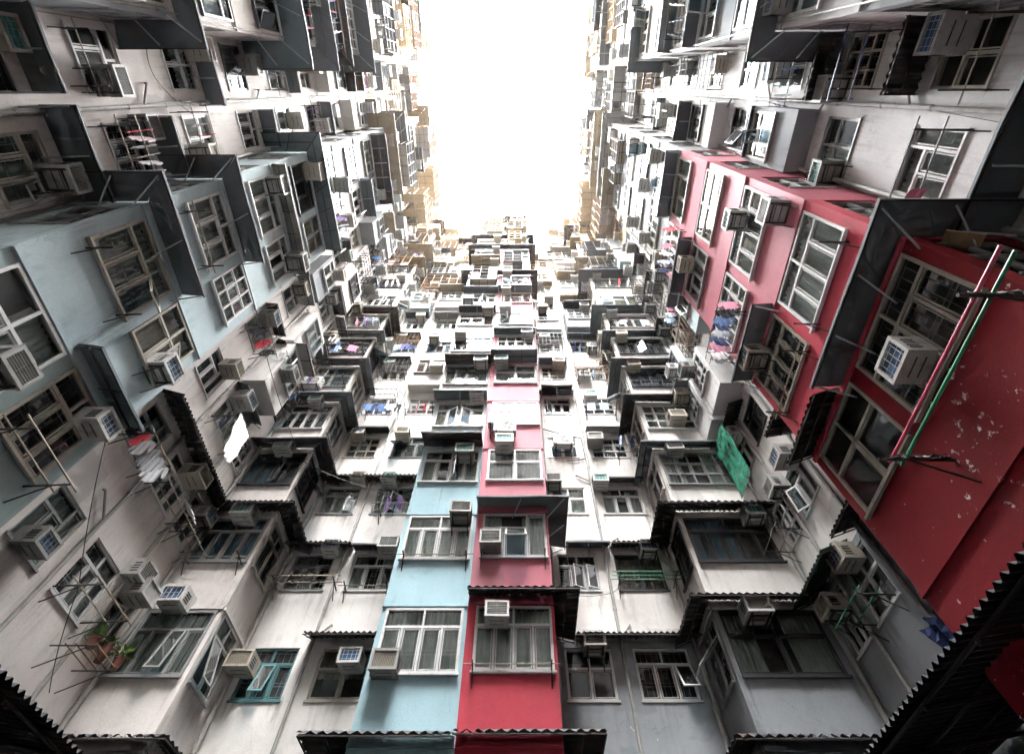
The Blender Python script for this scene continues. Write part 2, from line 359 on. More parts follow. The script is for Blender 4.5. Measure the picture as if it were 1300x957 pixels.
def grille_mesh(w, h, mat='frame_w', out=-.125, cage=False):
    key = (round(w, 2), round(h, 2), mat, cage)
    if key in GC: return GC[key]
    mb = MB(); F = M[mat]
    if not cage:
        n = max(3, round(w / .16)); r = .009
        for i in range(n + 1):
            x = -w / 2 + .04 + (w - .08) * i / n; mb.tube((x, out, .05), (x, out, h - .05), r, F, 4)
        for z in (.08, h * .30, h * .36, h * .62, h - .08): mb.tube((-w / 2 + .03, out, z), (w / 2 - .03, out, z), r, F, 4)
        for i in range(0, n, 2):
            x = -w / 2 + .04 + (w - .08) * (i + .5) / n
            for dz in (-.06, .06): mb.tube((x - .04, out, h * .49 + dz), (x + .04, out, h * .49 + dz), r, F, 4)
            for dx in (-.04, .04): mb.tube((x + dx, out, h * .49 - .06), (x + dx, out, h * .49 + .06), r, F, 4)
    else:
        d = .52; r = .016; X = w / 2 + .06
        for z in (-.06, h * .33, h * .66, h + .04):
            mb.tube((-X, d, z), (X, d, z), r, F, 4); mb.tube((-X, 0, z), (-X, d, z), r, F, 4); mb.tube((X, 0, z), (X, d, z), r, F, 4)
        n = max(5, round(w / .2))
        for i in range(n + 1):
            x = -X + 2 * X * i / n; mb.tube((x, d, -.06), (x, d, h + .04), r * .8, F, 4); mb.tube((x, 0, -.06), (x, d, -.06), r * .8, F, 4)
        for y in (.17, .35):
            for x in (-X, X): mb.tube((x, y, -.06), (x, y, h + .04), r * .8, F, 4)
    GC[key] = mb.mesh('window_grille'); return GC[key]
SC = {}
def sash_mesh(w, h, fr):
    key = (round(w, 2), round(h, 2), fr)
    if key in SC: return SC[key]
    mb = MB(); F = M[fr]; t = .04
    for X0, X1, Z0, Z1 in ((0, t, 0, h), (w - t, w, 0, h), (t, w - t, 0, t), (t, w - t, h - t, h)): mb.box(X0, X1, -.015, .015, Z0, Z1, F)
    mb.quad([(t, 0, t), (w - t, 0, t), (w - t, 0, h - t), (t, 0, h - t)], M['glass_b'])
    SC[key] = mb.mesh('casement'); return SC[key]
def window(root, seg, c0, c1, z0, z1, style='trans', fr='frame_w', curtain=None, cmat='curt_1', grille=None, cage=None, sash=(), near=True, inset=0.):
    w = c1 - c0; h = z1 - z0; me, pm, cells = win_mesh(w, h, style, fr)
    loc = seg.w((c0 + c1) / 2, inset, z0) - root.location
    o = add('window', me, root, loc, seg.rz); add('pane', pm, o)
    if curtain: add('curtain', curtain_mesh(w, h, curtain, cmat), o)
    if grille: add('grille', grille_mesh(w, h, grille), o)
    if cage: add('cage', grille_mesh(w, h, cage, cage=True), o)
    for (ci, ang, hinge) in sash:
        a, b, c, d = cells[ci % len(cells)]; a += .03; b -= .03; d -= .03
        s = sash_mesh(b - a, d - c, fr)
        if hinge == 'top': # hung from the top edge
            add('casement', s, o, (a, -.02 - math.sin(R(-ang)) * 0 , c), rot=None).matrix_local = Matrix.Translation((a, -.02, d)) @ Matrix.Rotation(R(ang), 4, 'X') @ Matrix.Translation((0, 0, -(d - c)))
        elif hinge == 'l': add('casement', s, o).matrix_local = Matrix.Translation((a, -.02, c)) @ Matrix.Rotation(R(ang), 4, 'Z')
        else: add('casement', s, o).matrix_local = Matrix.Translation((b, -.02, c)) @ Matrix.Rotation(R(-ang), 4, 'Z') @ Matrix.Translation((-(b - a), 0, 0))
    return o

# ------------------------------------------------------------------ awnings
def awning(root, pts, z, proj=.62, drop=.2, sheet='sheet_g', corr=False, frame='steel_d', struts='steel_l', per=.15, lip=.05, ladder=True):
    pts = [Vector((p[0], p[1])) for p in pts]; ds = [(b - a).normalized() for a, b in zip(pts, pts[1:])]
    outs = [Vector((d.y, -d.x)) for d in ds]
    offs = []
    for i in range(len(pts)):
        if i == 0: offs.append(outs[0])
        elif i == len(pts) - 1: offs.append(outs[-1])
        else:
            m = (outs[i - 1] + outs[i]).normalized(); offs.append(m / max(.35, m.dot(outs[i])))
    mb = MB(); S = M[sheet]; L0 = root.location; rr = random.Random(int(z * 100 + pts[0].x * 37))
    def P(p, o, t, dz=0): return (p.x + o.x * proj * t - L0.x, p.y + o.y * proj * t - L0.y, z - drop * t + dz - L0.z)
    for i in range(len(ds)):
        ln = (pts[i + 1] - pts[i]).length; n = max(2, int(ln / per * 4)) if corr else max(1, int(ln / .6))
        amp = .028 if corr else .006
        rows = []
        for t in (0, .5, 1):
            row = []
            for j in range(n + 1):
                s = j / n; p = pts[i].lerp(pts[i + 1], s); o = offs[i].lerp(offs[i + 1], s)
                dz = amp * math.sin(s * ln / per * 2 * math.pi) if corr else rr.uniform(-amp, amp)
                row.append(P(p, o, t + (rr.uniform(-.02, .02) if t == 1 else 0), dz + (rr.uniform(-.02, .02) if t > 0 and not corr else 0)))
            rows.append(row)
        for a, b in zip(rows, rows[1:]):
            for j in range(n): mb.quad([a[j], a[j + 1], b[j + 1], b[j]], S)
        if not corr and lip:
            for j in range(n):
                a, b = rows[-1][j], rows[-1][j + 1]; mb.quad([a, b, (b[0], b[1], b[2] - lip), (a[0], a[1], a[2] - lip)], S)
    o = mb.build('awning', root)
    fb = MB(); Fm = M[frame]; g = -.055
    if not corr:
        for i in range(len(ds)):
            ln = (pts[i + 1] - pts[i]).length; n = max(2, round(ln / .6))
            for j in range(1, n): p = pts[i].lerp(pts[i + 1], j / n); oo = offs[i].lerp(offs[i + 1], j / n); fb.tube(P(p, oo, .01, -.012), P(p, oo, .985, -.012), .009, S, 4)
    for i in range(len(ds)):
        ln = (pts[i + 1] - pts[i]).length
        for t in ((.5, .97) if ladder else (.97,)):
            fb.tube(P(pts[i], offs[i], t, g), P(pts[i + 1], offs[i + 1], t, g), .016, Fm, 4)
        n = max(2, round(ln / .72)) if ladder else max(2, round(ln / .9))
        for j in range(n + 1):
            s = min(.985, max(.015, j / n)); p = pts[i].lerp(pts[i + 1], s); oo = offs[i].lerp(offs[i + 1], s)
            if 0 < i and j == 0: continue
            if ladder: fb.tube(P(p, oo, .02, g), P(p, oo, .97, g), .014, Fm, 4)
            if struts: fb.tube(P(p, oo, .01, -.42), P(p, oo, .86, g - .01), .017, M[struts], 5)
    fb.build('frame', o)
    return o

# ------------------------------------------------------------------ air conditioners (origin: centre of the back on the wall, +y outwards)
AC = {}
def ac_parts(case, coil, w, h, d):
    key = (case, coil, w, h, d)
    if key in AC: return AC[key]
    C_, K = M[case], M[coil]; b = MB()
    b.box(-w / 2, w / 2, -.05, d - .06, -h / 2, h / 2, C_)
    for sx in (-1, 1):                                       # louvre slots on the flanks
        for i in range(4):
            z = -h * .28 + i * h * .16; x = sx * (w / 2 + .004)
            b.box(x - .004, x + .004, d * .42, d * .80, z - .012, z + .012, M['coil_d'])
    for i in range(2): b.box(-w * .3, w * .3, d * (.3 + .3 * i), d * (.3 + .3 * i) + .02, -h / 2 - .006, -h / 2 + .002, M['coil_d'])
    fr = MB(); t = .045
    for X0, X1, Z0, Z1 in ((-w / 2 - .008, w / 2 + .008, -h / 2 - .008, -h / 2 + t), (-w / 2 - .008, w / 2 + .008, h / 2 - t, h / 2 + .008), (-w / 2 - .008, -w / 2 + t, -h / 2 + t, h / 2 - t), (w / 2 - t, w / 2 + .008, -h / 2 + t, h / 2 - t)):
        fr.box(X0, X1, d - .062, d, Z0, Z1, C_)
    cl = MB(); cl.box(-w / 2 + t, w / 2 - t, d - .055, d - .035, -h / 2 + t, h / 2 - t, K)
    if coil == 'coil_d':
        for i in range(1, 9): z = -h / 2 + h * i / 9; cl.box(-w / 2 + t, w / 2 - t, d - .034, d - .006, z - .004, z + .004, C_)
    for i in range(1, {'coil_r': 16, 'coil_d': 2}.get(coil, 5)): x = -w / 2 + w * i / {'coil_r': 16, 'coil_d': 2}.get(coil, 5); cl.box(x - .003, x + .003, d - .034, d - .014, -h / 2 + t, h / 2 - t, C_)
    for i in range(1, 4 if coil in ('coil_b', 'coil_t') else 1): z = -h / 2 + h * i / 4; cl.box(-w / 2 + t, w / 2 - t, d - .013, d - .006, z - .003, z + .003, C_)
    br = MB()
    for x in (-w * .36, w * .36):
        br.box(x - .018, x + .018, 0, d * .93, -h / 2 - .04, -h / 2 - .009, M['steel_d'])
        br.tube((x, .01, -h / 2 - .38), (x, d * .85, -h / 2 - .04), .013, M['steel_d'], 5)
    al = MB()
    for q in (b, fr, cl):
        off = len(al.v); al.v += q.v
        for f, mi in zip(q.f, q.m): al.f.append(tuple(i + off for i in f)); al.m.append(al.mi(q.mats[mi]))
    br.box(-w * .36, w * .36, .004, .03, -h / 2 - .07, -h / 2 - .041, M['steel_d']); br.box(-w * .36, w * .36, d * .8, d * .85, -h / 2 - .07, -h / 2 - .041, M['steel_d'])
    AC[key] = dict(body=b.mesh('ac_body'), frame=fr.mesh('ac_frame'), coil=cl.mesh('ac_coil'), bracket=br.mesh('ac_bracket'), all=al.mesh('ac_whole')); return AC[key]
def split_parts():
    if 'split' in AC: return AC['split']
    b = MB(); w, h, d = .78, .54, .30; b.box(-w / 2, w / 2, .12, .12 + d, -h / 2, h / 2, M['ac_w'])
    b.box(-w / 2 - .003, w / 2 + .003, .20, .215, -h / 2 - .003, h / 2 + .003, M['ac_g'])
    f = MB(); cx = -.10; n = 20
    for rad in (.21, .16, .11, .06):
        for i in range(n):
            a, c = 2 * math.pi * i / n, 2 * math.pi * (i + 1) / n
            f.tube((cx + rad * math.cos(a), .435, rad * math.sin(a)), (cx + rad * math.cos(c), .435, rad * math.sin(c)), .006, M['ac_w'], 4)
    for i in range(6):
        a = math.pi * i / 6; f.tube((cx + .22 * math.cos(a), .435, .22 * math.sin(a)), (cx - .22 * math.cos(a), .435, -.22 * math.sin(a)), .005, M['ac_w'], 4)
    fan = MB(); pts = [(cx + .205 * math.cos(2 * math.pi * i / n), .424, .205 * math.sin(2 * math.pi * i / n)) for i in range(n)]
    fan.quad(pts, M['coil_d'])
    for i in range(4):
        a = i * math.pi / 2
        fan.quad([(cx, .427, 0), (cx + .19 * math.cos(a), .427, .19 * math.sin(a)), (cx + .19 * math.cos(a + .7), .431, .19 * math.sin(a + .7))], M['ac_g'])
    br = MB()
    for x in (-.3, .3): br.box(x - .02, x + .02, 0, .46, -h / 2 - .045, -h / 2 - .004, M['steel_d']); br.tube((x, .01, -h / 2 - .42), (x, .42, -h / 2 - .05), .013, M['steel_d'], 5)
    br.box(-.3, .3, .004, .03, -h / 2 - .08, -h / 2 - .046, M['steel_d']); br.box(-.3, .3, .40, .43, -h / 2 - .08, -h / 2 - .046, M['steel_d'])
    AC['split'] = dict(body=b.mesh('ac_body'), grille=f.mesh('ac_grille'), fan=fan.mesh('ac_fan'), bracket=br.mesh('ac_bracket')); return AC['split']
ORD = ['lowest', 'second', 'third', 'fourth', 'fifth', 'sixth', 'seventh', 'eighth', 'ninth', 'tenth', 'eleventh', 'twelfth', 'thirteenth', 'fourteenth', 'top']
CASEW = {'ac_w': 'white', 'ac_g': 'grey', 'ac_be': 'beige'}; COILW = {'coil_b': 'blue', 'coil_d': 'dark', 'coil_t': 'teal', 'coil_r': 'brown'}
def acu(seg, c, z, k, where, case=None, coil=None, kind='box', out=0., size=1., tilt=0.):
    case = case or rnd.choice(['ac_w', 'ac_w', 'ac_g', 'ac_be']); coil = coil or rnd.choice(['coil_b', 'coil_d', 'coil_d', 'coil_t', 'coil_r', 'coil_b'])
    nm = 'air_conditioner'
    e = empty(nm, seg.w(c, out, z), seg.rz + R(tilt))
    if kind == 'split':
        lab = 'white fan air conditioner, %s row, %s, %s' % (ORD[k], seg.phrase, where.replace('the ', ''))
        for n, me in split_parts().items(): add({'body': 'casing', 'grille': 'fan_grille'}.get(n, n), me, e)
    else:
        w, h, d = rnd.choice([(.54, .36, .50), (.60, .38, .56), (.50, .34, .46), (.56, .40, .44)]); pt = ac_parts(case, coil, w, h, d)
        lab = '%s box air conditioner, %s grille, %s row, %s, %s' % (CASEW[case], COILW[coil], ORD[k], seg.phrase, where.replace('the ', ''))
        if k <= 7:
            add('casing', pt['body'], e); add('rim', pt['frame'], e); add('grille', pt['coil'], e)
            if rnd.random() < .35: add('bracket', pt['bracket'], e)
        else:
            l = e.location.copy(); bpy.data.objects.remove(e); e = add(nm, pt['all'], None, l, seg.rz)
    tag(e, lab, 'air conditioner', 'air conditioners hung outside the windows'); return uniq(e)

# ------------------------------------------------------------------ laundry (origin: hanging point, hangs in the local x-z plane)
GM = {}
def garment_mesh(kind, colour, var=0):
    key = (kind, colour, var)
    if key in GM: return GM[key]
    mb = MB(); mt = CLOTHS[colour]; r = random.Random(var * 7 + len(kind)); ph = r.random() * 6
    def strip(prof, x_of, n=8):
        base = len(mb.v)
        for j, (z, a, b) in enumerate(prof):
            for i in range(n + 1):
                s = i / n; x = a + (b - a) * s
                fold = (.006 + .022 * min(1, -z)) * math.sin(x * 34 + ph + z * 2) + .012 * math.sin(z * 7 + ph)
                mb.v.append((x, fold, z + .012 * math.sin(x * 19 + ph) * (j == len(prof) - 1)))
        for j in range(len(prof) - 1):
            for i in range(n):
                q = base + j * (n + 1) + i; mb.f.append((q, q + 1, q + n + 2, q + n + 1)); mb.m.append(mb.mi(mt))
    hk = False
    if kind == 'shirt':
        strip([(-.04, -.07, .07), (-.09, -.20, .20), (-.2, -.21, .21), (-.4, -.20, .205), (-.55, -.215, .21), (-.68, -.23, .22)], None, 10)
        for s in (-1, 1):
            pr = [(-.09, .19, .20), (-.16, .19, .29), (-.28, .21, .33), (-.42, .24, .36), (-.50, .27, .35)]
            strip([(z, s * a, s * b) for z, a, b in pr], None, 4)
        hk = True
    elif kind == 'trousers':
        strip([(-.02, -.17, .17), (-.12, -.18, .18), (-.24, -.19, .19)], None, 10)
        for s in (-1, 1): strip([(-.24, s * .0, s * .19), (-.5, s * .03, s * .18), (-.75, s * .04, s * .16), (-.95, s * .04, s * .15)], None, 5)
        hk = True
    elif kind == 'towel':
        strip([(-.0, -.28, .28), (-.15, -.28, .28), (-.35, -.275, .28), (-.55, -.27, .275), (-.72, -.28, .27)], None, 14)
    elif kind == 'sheet':
        strip([(0, -.45, .45), (-.3, -.40, .44), (-.6, -.36, .42), (-.95, -.38, .33), (-1.3, -.30, .30), (-1.5, -.2, .24)], None, 16)
    else:    # socks / small things
        strip([(-.0, -.06, .06), (-.15, -.06, .06), (-.22, -.03, .10), (-.28, -.02, .11)], None, 4)
    if hk:
        S = M['steel_l']; mb.line([(-.19, 0, -.10), (0, 0, -.03), (.19, 0, -.10)], .006, S, 4); mb.line([(0, 0, -.03), (0, 0, .04), (.03, 0, .055)], .004, S, 4)
    GM[key] = mb.mesh(kind, True); return GM[key]
def garment(kind, colour, loc, rz, place, sc=1., swing=0.):
    o = add(kind if kind != 'sheet' else 'bed_sheet', garment_mesh(kind, colour, rnd.randrange(4)), None, loc, 0)
    o.rotation_euler = (R(swing), 0, rz); o.scale = (sc, sc, sc)
    tag(o, '%s %s %s' % (colour, {'sheet': 'bed sheet', 'sock': 'sock'}.get(kind, kind), place), 'laundry', 'washing hung out to dry'); return uniq(o)
def rack(seg, c0, c1, z, k, reach=.8, poles=2, col='bamboo', rusty='steel_d', place=''):
    e = empty('drying_rack', seg.w((c0 + c1) / 2, 0, z), seg.rz); w = c1 - c0
    for x in (-w / 2, w / 2):
        b = MB(); b.tube((x, 0, 0), (x, reach, .04), .017, M[rusty], 5); b.tube((x, 0, -.32), (x, reach * .6, .02), .013, M[rusty], 5)
        for j in range(poles): y = reach * (.45 + .5 * j / max(1, poles - 1)); b.tube((x, y, .03), (x, y, .09), .008, M[rusty], 4)
        b.build('arm', e)
    for j in range(poles):
        y = reach * (.45 + .5 * j / max(1, poles - 1)); b = MB(); b.tube((-w / 2 - .2, y, .075), (w / 2 + .22, y, .07), .013, M[col], 6); b.build('pole', e)
    tag(e, 'metal drying rack with poles, %s row, %s%s' % (ORD[k], seg.phrase, place), 'drying rack', 'drying racks under the windows'); return uniq(e)
def hang(seg, c0, c1, z, reach, items, place, across=True, sc=.74):
    """items: colour-kind pairs spread along a pole parallel to the wall at distance reach"""
    n = len(items)
    for i, (colr, kd) in enumerate(items):
        c = c0 + (c1 - c0) * (i + .5) / n
        rz = seg.rz + (math.pi / 2 if across else 0) + rnd.uniform(-.25, .25)
        garment(kd, colr, seg.w(c, reach + rnd.uniform(-.03, .03), z), rz, '%s, %s' % (place, NTH(i, n)), sc * rnd.uniform(.9, 1.08), rnd.uniform(-5, 5))
def NTH(i, n):
    return 'only one' if n == 1 else ['first', 'second', 'third', 'fourth', 'fifth', 'sixth', 'seventh', 'eighth', 'ninth'][i] + ' on its pole'

# ================================================================== THE PLACE
TOP = HEAD(NK - 1) + 1.15
SG = {
 'L9': Seg('+X', -9.0, -12.0, -5.3, 'left wall far behind', 'white_l'),
 'L0': Seg('+X', -7.6, -5.3, -1.3, 'upper left bay', 'white_l'),
 'L1': Seg('+X', -9.0, -1.3, 2.1, 'upper left wall', 'white_l'),
 'L2': Seg('+X', -7.6, 2.1, 5.7, 'left blue bays', 'blue_l'),
 'L3': Seg('+X', -9.0, 5.7, 11.1, 'lower left wall', 'white_l'),
 'LC': Seg('-Y', 11.1, -9.0, -7.1, 'left corner bay', 'white_l'),
 'LS': Seg('+X', -7.1, 11.1, 12.7, 'left corner flank', 'white_l'),
 'FL': Seg('-Y', 12.7, -7.1, -3.24, 'far wall left of tower', 'white_f'),
 'TB': Seg('-Y', 11.0, -3.24, -1.18, 'blue tower half', 'blue_t'),
 'TR': Seg('-Y', 10.92, -1.18, .87, 'red tower half', 'red_m'),
 'FR': Seg('-Y', 12.7, .87, 4.7, 'far wall right of tower', 'white_f'),
 'RS': Seg('-X', 4.7, 11.1, 12.7, 'right corner flank', 'white_f'),
 'RC': Seg('-Y', 11.1, 4.7, 7.4, 'right corner bay', 'white_f'),
 'R1': Seg('-X', 7.4, 6.4, 11.1, 'lower right wall', 'white_f'),
 'R2': Seg('-X', 5.8, 2.0, 6.4, 'right red bays', 'red'),
 'R3': Seg('-X', 7.4, -1.1, 2.0, 'upper right wall', 'white_r'),
 'R0': Seg('-X', 5.8, -5.3, -1.1, 'upper right bays', 'white_r'),
 'R9': Seg('-X', 7.4, -12.0, -5.3, 'right wall far behind', 'white_r'),
}
COLS = {'L9': [(-8.3, -7.0), (-6.6, -5.6)], 'L0': [(-5.05, -3.4), (-3.1, -1.5)], 'L1': [(-1.12, .12), (.72, 1.88)], 'L2': [(2.35, 3.95), (4.22, 5.45)],
        'L3': [(6.9, 7.95), (8.5, 9.7), (10.05, 10.9)], 'LC': [(-8.85, -7.2)], 'LS': [(11.22, 12.3)], 'FL': [(-6.8, -5.6), (-5.0, -3.6)],
        'TB': [(-3.12, -1.28)], 'TR': [(-.98, .8)], 'FR': [(1.2, 2.4), (2.95, 4.35)], 'RS': [(11.22, 12.3)], 'RC': [(4.82, 7.1)],
        'R1': [(7.0, 8.0), (8.6, 9.7), (10.1, 10.9)], 'R2': [(2.2, 4.2), (4.5, 6.2)], 'R3': [(-1.0, .05), (.62, 1.85)], 'R0': [(-5.0, -3.3), (-3.0, -1.3)], 'R9': [(-8.3, -7.0), (-6.6, -5.6)]}
BAYS = {'L0', 'L2', 'LC', 'LS', 'TB', 'TR', 'RS', 'RC', 'R2', 'R0'}
def wallmat(s, k):
    r = random.Random(k * 31 + sum(map(ord, s)))
    if s == 'TB': return ['blue_t', 'blue_t', 'blue_t', 'blue_p', 'white_f', 'grey_w', 'white_f', 'blue_p', 'white_f', 'grey_w', 'cream', 'grey_w', 'tan', 'cream'][k]
    if s == 'TR': return ['red_m', 'rose', 'rose', 'rose', 'rose', 'pink', 'white_f', 'pink', 'pink', 'white_f', 'pink', 'grey_w', 'tan', 'cream'][k]
    if s == 'L2': return ['blue_d', 'blue_l', 'blue_l', 'blue_p', 'blue_p', 'blue_p', 'white_f', 'grey_w', 'white_f', 'blue_p', 'tan', 'grey_w', 'cream', 'tan'][k]
    if s == 'R2': return ['red', 'red_m', 'rose', 'rose', 'pink', 'grey_w', 'grey_w', 'white_f', 'grey_w', 'white_f', 'cream', 'grey_w', 'cream', 'tan'][k]
    if s == 'L0': return ['grey_w', 'grey_w', 'grey_w', 'white_l', 'white_l', 'blue_p', 'white_f', 'grey_w', 'blue_p', 'white_f', 'grey_w', 'tan', 'cream', 'tan'][k]
    if s == 'R0': return ['grey_w', 'grey_w', 'white_r', 'white_r', 'grey_w', 'white_f', 'grey_w', 'white_f', 'grey_w', 'white_f', 'cream', 'tan', 'cream', 'tan'][k]
    if k == 0 and s in ('RC', 'RS'): return 'grey_m'
    if k >= 10: return r.choice(['cream', 'tan', 'white_f', 'grey_w'])
    return SG[s].wall
FRW = {'TB': ['frame_w'] * 14, 'TR': ['frame_w'] * 14}
# what the photograph shows at the nearest storeys: (seg, storey, column) -> window options
OV = {
 ('TB', 0, 0): dict(style='trans', fr='frame_w', curtain='full', cmat='curt_2', grille='frame_w'),
 ('TB', 1, 0): dict(style='trans', fr='frame_w', curtain='full', cmat='curt_2', grille='frame_w'),
 ('TB', 2, 0): dict(style='trans', fr='frame_w', curtain='sides', cmat='curt_2', sash=[(1, 65, 'r')]),
 ('TB', 3, 0): dict(style='trans', fr='frame_w', curtain='full', cmat='curt_1', grille='frame_w', sash=[(1, 25, 'l'), (2, 30, 'r')]),
 ('TR', 0, 0): dict(style='trans', fr='frame_w', curtain='full', cmat='curt_2'),
 ('TR', 1, 0): dict(style='asym', fr='frame_w', curtain='sides', cmat='curt_2', sash=[(0, 40, 'top')]),
 ('TR', 2, 0): dict(style='cross', fr='frame_w', curtain='full', cmat='curt_1', grille='frame_w'),
 ('TR', 3, 0): dict(style='cross', fr='frame_w', curtain='full', cmat='curt_4'),
 ('FL', 1, 0): dict(style='trans', fr='frame_g', curtain='right', cmat='curt_2', grille='frame_w'),
 ('FL', 1, 1): dict(style='trans', fr='frame_w', curtain='sides', cmat='curt_2', grille='frame_w'),
 ('FL', 0, 0): dict(style='trans', fr='frame_t', curtain=None, grille='frame_w', sash=[(1, 20, 'top')]),
 ('FL', 0, 1): dict(style='cross', fr='frame_b', curtain='half', cmat='curt_3'),
 ('FL', 2, 0): dict(style='trans', fr='frame_g', curtain='full', cmat='curt_1', sash=[(0, 30, 'l')]),
 ('FL', 2, 1): dict(style='trans', fr='frame_g', curtain='sides', cmat='curt_1', sash=[(1, 45, 'l'), (2, 35, 'r')]),
 ('FR', 1, 0): dict(style='trans', fr='frame_w', curtain='left', cmat='curt_3', grille='frame_w', sash=[(0, 20, 'l'), (1, 25, 'l')]),
 ('FR', 1, 1): dict(style='cross', fr='frame_d', curtain='full', cmat='curt_3', grille='frame_d'),
 ('FR', 2, 0): dict(style='cross', fr='frame_w', curtain='full', cmat='curt_1'),
 ('FR', 2, 1): dict(style='trans', fr='frame_w', curtain='sides', cmat='curt_1'),
 ('FR', 3, 0): dict(style='cross', fr='frame_w', curtain='full', cmat='curt_4'),
 ('FR', 0, 0): dict(style='cross', fr='frame_w', curtain=None), ('FR', 0, 1): dict(style='trans', fr='frame_w', curtain=None, grille='frame_g', sash=[(0, 30, 'top')]),
 ('L2', 1, 0): dict(style='trans', fr='frame_b', curtain='full', cmat='curt_2', grille='frame_w', sash=[(0, 35, 'top')]),
 ('L2', 1, 1): dict(style='cross', fr='frame_b', curtain='full', cmat='curt_3', sash=[(0, 20, 'l')]),
 ('L2', 0, 0): dict(style='cross', fr='frame_w', curtain='left', cmat='curt_2'), ('L2', 0, 1): dict(style='trans', fr='frame_b', curtain=None, grille='frame_g'),
 ('L2', 2, 0): dict(style='trans', fr='frame_w', curtain='full', cmat='curt_1'), ('L2', 2, 1): dict(style='grid', fr='frame_w', curtain='full', cmat='curt_2'),
 ('R2', 0, 0): dict(style='trans', fr='frame_b', curtain=None, grille='frame_g'), ('R2', 0, 1): dict(style='cross', fr='frame_b', curtain=None, cmat='curt_2'),
 ('R2', 1, 0): dict(style='trans', fr='frame_w', curtain='full', cmat='curt_1'), ('R2', 1, 1): dict(style='trans', fr='frame_b', curtain='half', cmat='curt_2', grille='frame_g'),
 ('R2', 2, 0): dict(style='trans', fr='frame_w', curtain='full', cmat='curt_1', grille='frame_w'), ('R2', 2, 1): dict(style='grid', fr='frame_w', curtain='sides', cmat='curt_1'),
 ('R3', 1, 0): dict(style='cross', fr='frame_b', curtain=None), ('R3', 1, 1): dict(style='asym', fr='frame_w', curtain='full', cmat='curt_1', grille='frame_w'),
 ('R3', 2, 1): dict(style='cross', fr='frame_g', curtain='right', cmat='curt_1'), ('R3', 2, 0): dict(style='grid', fr='frame_b', curtain=None, grille='frame_b'),
 ('L1', 2, 0): dict(style='trans', fr='frame_w', curtain=None), ('L1', 2, 1): dict(style='trans', fr='frame_g', curtain=None, grille='frame_g'),
 ('L1', 1, 1): dict(style='trans', fr='frame_b', curtain='left', cmat='curt_2', grille='frame_g', sash=[(0, 30, 'top')]),
 ('L1', 3, 0): dict(style='cross', fr='frame_w', curtain='half', cmat='curt_1'), ('L1', 3, 1): dict(style='cross', fr='frame_w', curtain='full', cmat='curt_1'),
 ('LC', 0, 0): dict(style='trans', fr='frame_g', curtain='full', cmat='curt_2', sash=[(1, 12, 'top')]), ('LS', 0, 0): dict(style='trans', fr='frame_g', sash=[(1, 14, 'top')]),
 ('RC', 1, 0): dict(style='trans', fr='frame_d', curtain='right', cmat='curt_4'), ('RS', 1, 0): dict(style='trans', fr='frame_d'),
 ('RC', 0, 0): dict(style='cross', fr='frame_d', curtain='sides', cmat='curt_2'), ('RC', 2, 0): dict(style='grid', fr='frame_g', curtain='sides', cmat='curt_2'),
}
def wopts(s, k, i):
    if (s, k, i) in OV: return dict(OV[(s, k, i)])
    r = random.Random(k * 977 + i * 131 + sum(map(ord, s)) * 7)
    o = dict(style=r.choice(['trans', 'trans', 'cross', 'grid', 'asym']), fr=r.choice(['frame_w', 'frame_w', 'frame_w', 'frame_g', 'frame_b', 'frame_d' if k > 0 else 'frame_g']))
    c = r.random()
    if c < .78: o['curtain'] = r.choice(['full', 'full', 'sides', 'left', 'right', 'half']); o['cmat'] = r.choice(['curt_1', 'curt_1', 'curt_2', 'curt_2', 'curt_3', 'curt_4', 'curt_5', 'curt_6'])
    if r.random() < .45 and k < 8: o['grille'] = r.choice(['frame_w', 'frame_g'])
    if s[0] in 'LRF' and s not in BAYS and k >= 3 and r.random() < .30: o['cage'] = r.choice(['steel_d', 'steel_d', 'rust' if k < 9 else 'tanmetal'])
    if r.random() < .38 and k < 10 and o['style'] != 'grid': o['sash'] = [(r.randrange(3), r.uniform(20, 60), r.choice(['l', 'r', 'top']))]
    return o

ROOTS = {}
def block(key, base, label):
    e = empty('apartment_block', base); tag(e, label, 'building', 'weathered tower blocks around the courtyard'); ROOTS[key] = e; return e
block('LA', (-9.0, -6.5, 0), 'stained white apartment block filling the upper left of the picture')
block('LB', (-9.0, 6.5, 0), 'apartment block on the left with pale blue bays and white corner bay')
block('FL', (-5.2, 12.7, 0), 'white recessed apartment block between left corner bay and blue tower')
block('T', (-1.2, 11.0, 0), 'slim central tower painted sky blue on one half and red on the other')
block('FR', (2.8, 12.7, 0), 'peeling white apartment block between the red tower and right corner bay')
block('RB', (7.4, 6.5, 0), 'apartment block on the right with crimson bays and dark corner windows')
block('RA', (7.4, -6.5, 0), 'white and grey apartment block filling the upper right of the picture')
ROOT = {'L9': 'LA', 'L0': 'LA', 'L1': 'LA', 'L2': 'LB', 'L3': 'LB', 'LC': 'LB', 'LS': 'LB', 'FL': 'FL', 'TB': 'T', 'TR': 'T', 'FR': 'FR',
        'RS': 'RB', 'RC': 'RB', 'R1': 'RB', 'R2': 'RB', 'R3': 'RA', 'R0': 'RA', 'R9': 'RA'}
def build_local(mb, name, root, **k):
    L0 = root.location; mb.v = [(a - L0.x, b - L0.y, c - L0.z) for a, b, c in mb.v]; return mb.build(name, root, **k)

# boxed-out balconies on the flat walls of the higher storeys
BALC = {}
r_ = random.Random(5)
for s in ('L1', 'L3', 'FL', 'FR', 'R1', 'R3', 'L9', 'R9'):
    for k in range(3, NK):
        for i in range(len(COLS[s])):
            if (s, k, i) not in OV and r_.random() < (.30 if k < 9 else .45): BALC[(s, k, i)] = (r_.uniform(.45, .8), r_.choice(['grey_w', 'white_f', 'white_l', 'blue_p', 'grey_w', 'cream' if k > 8 else 'white_r']))

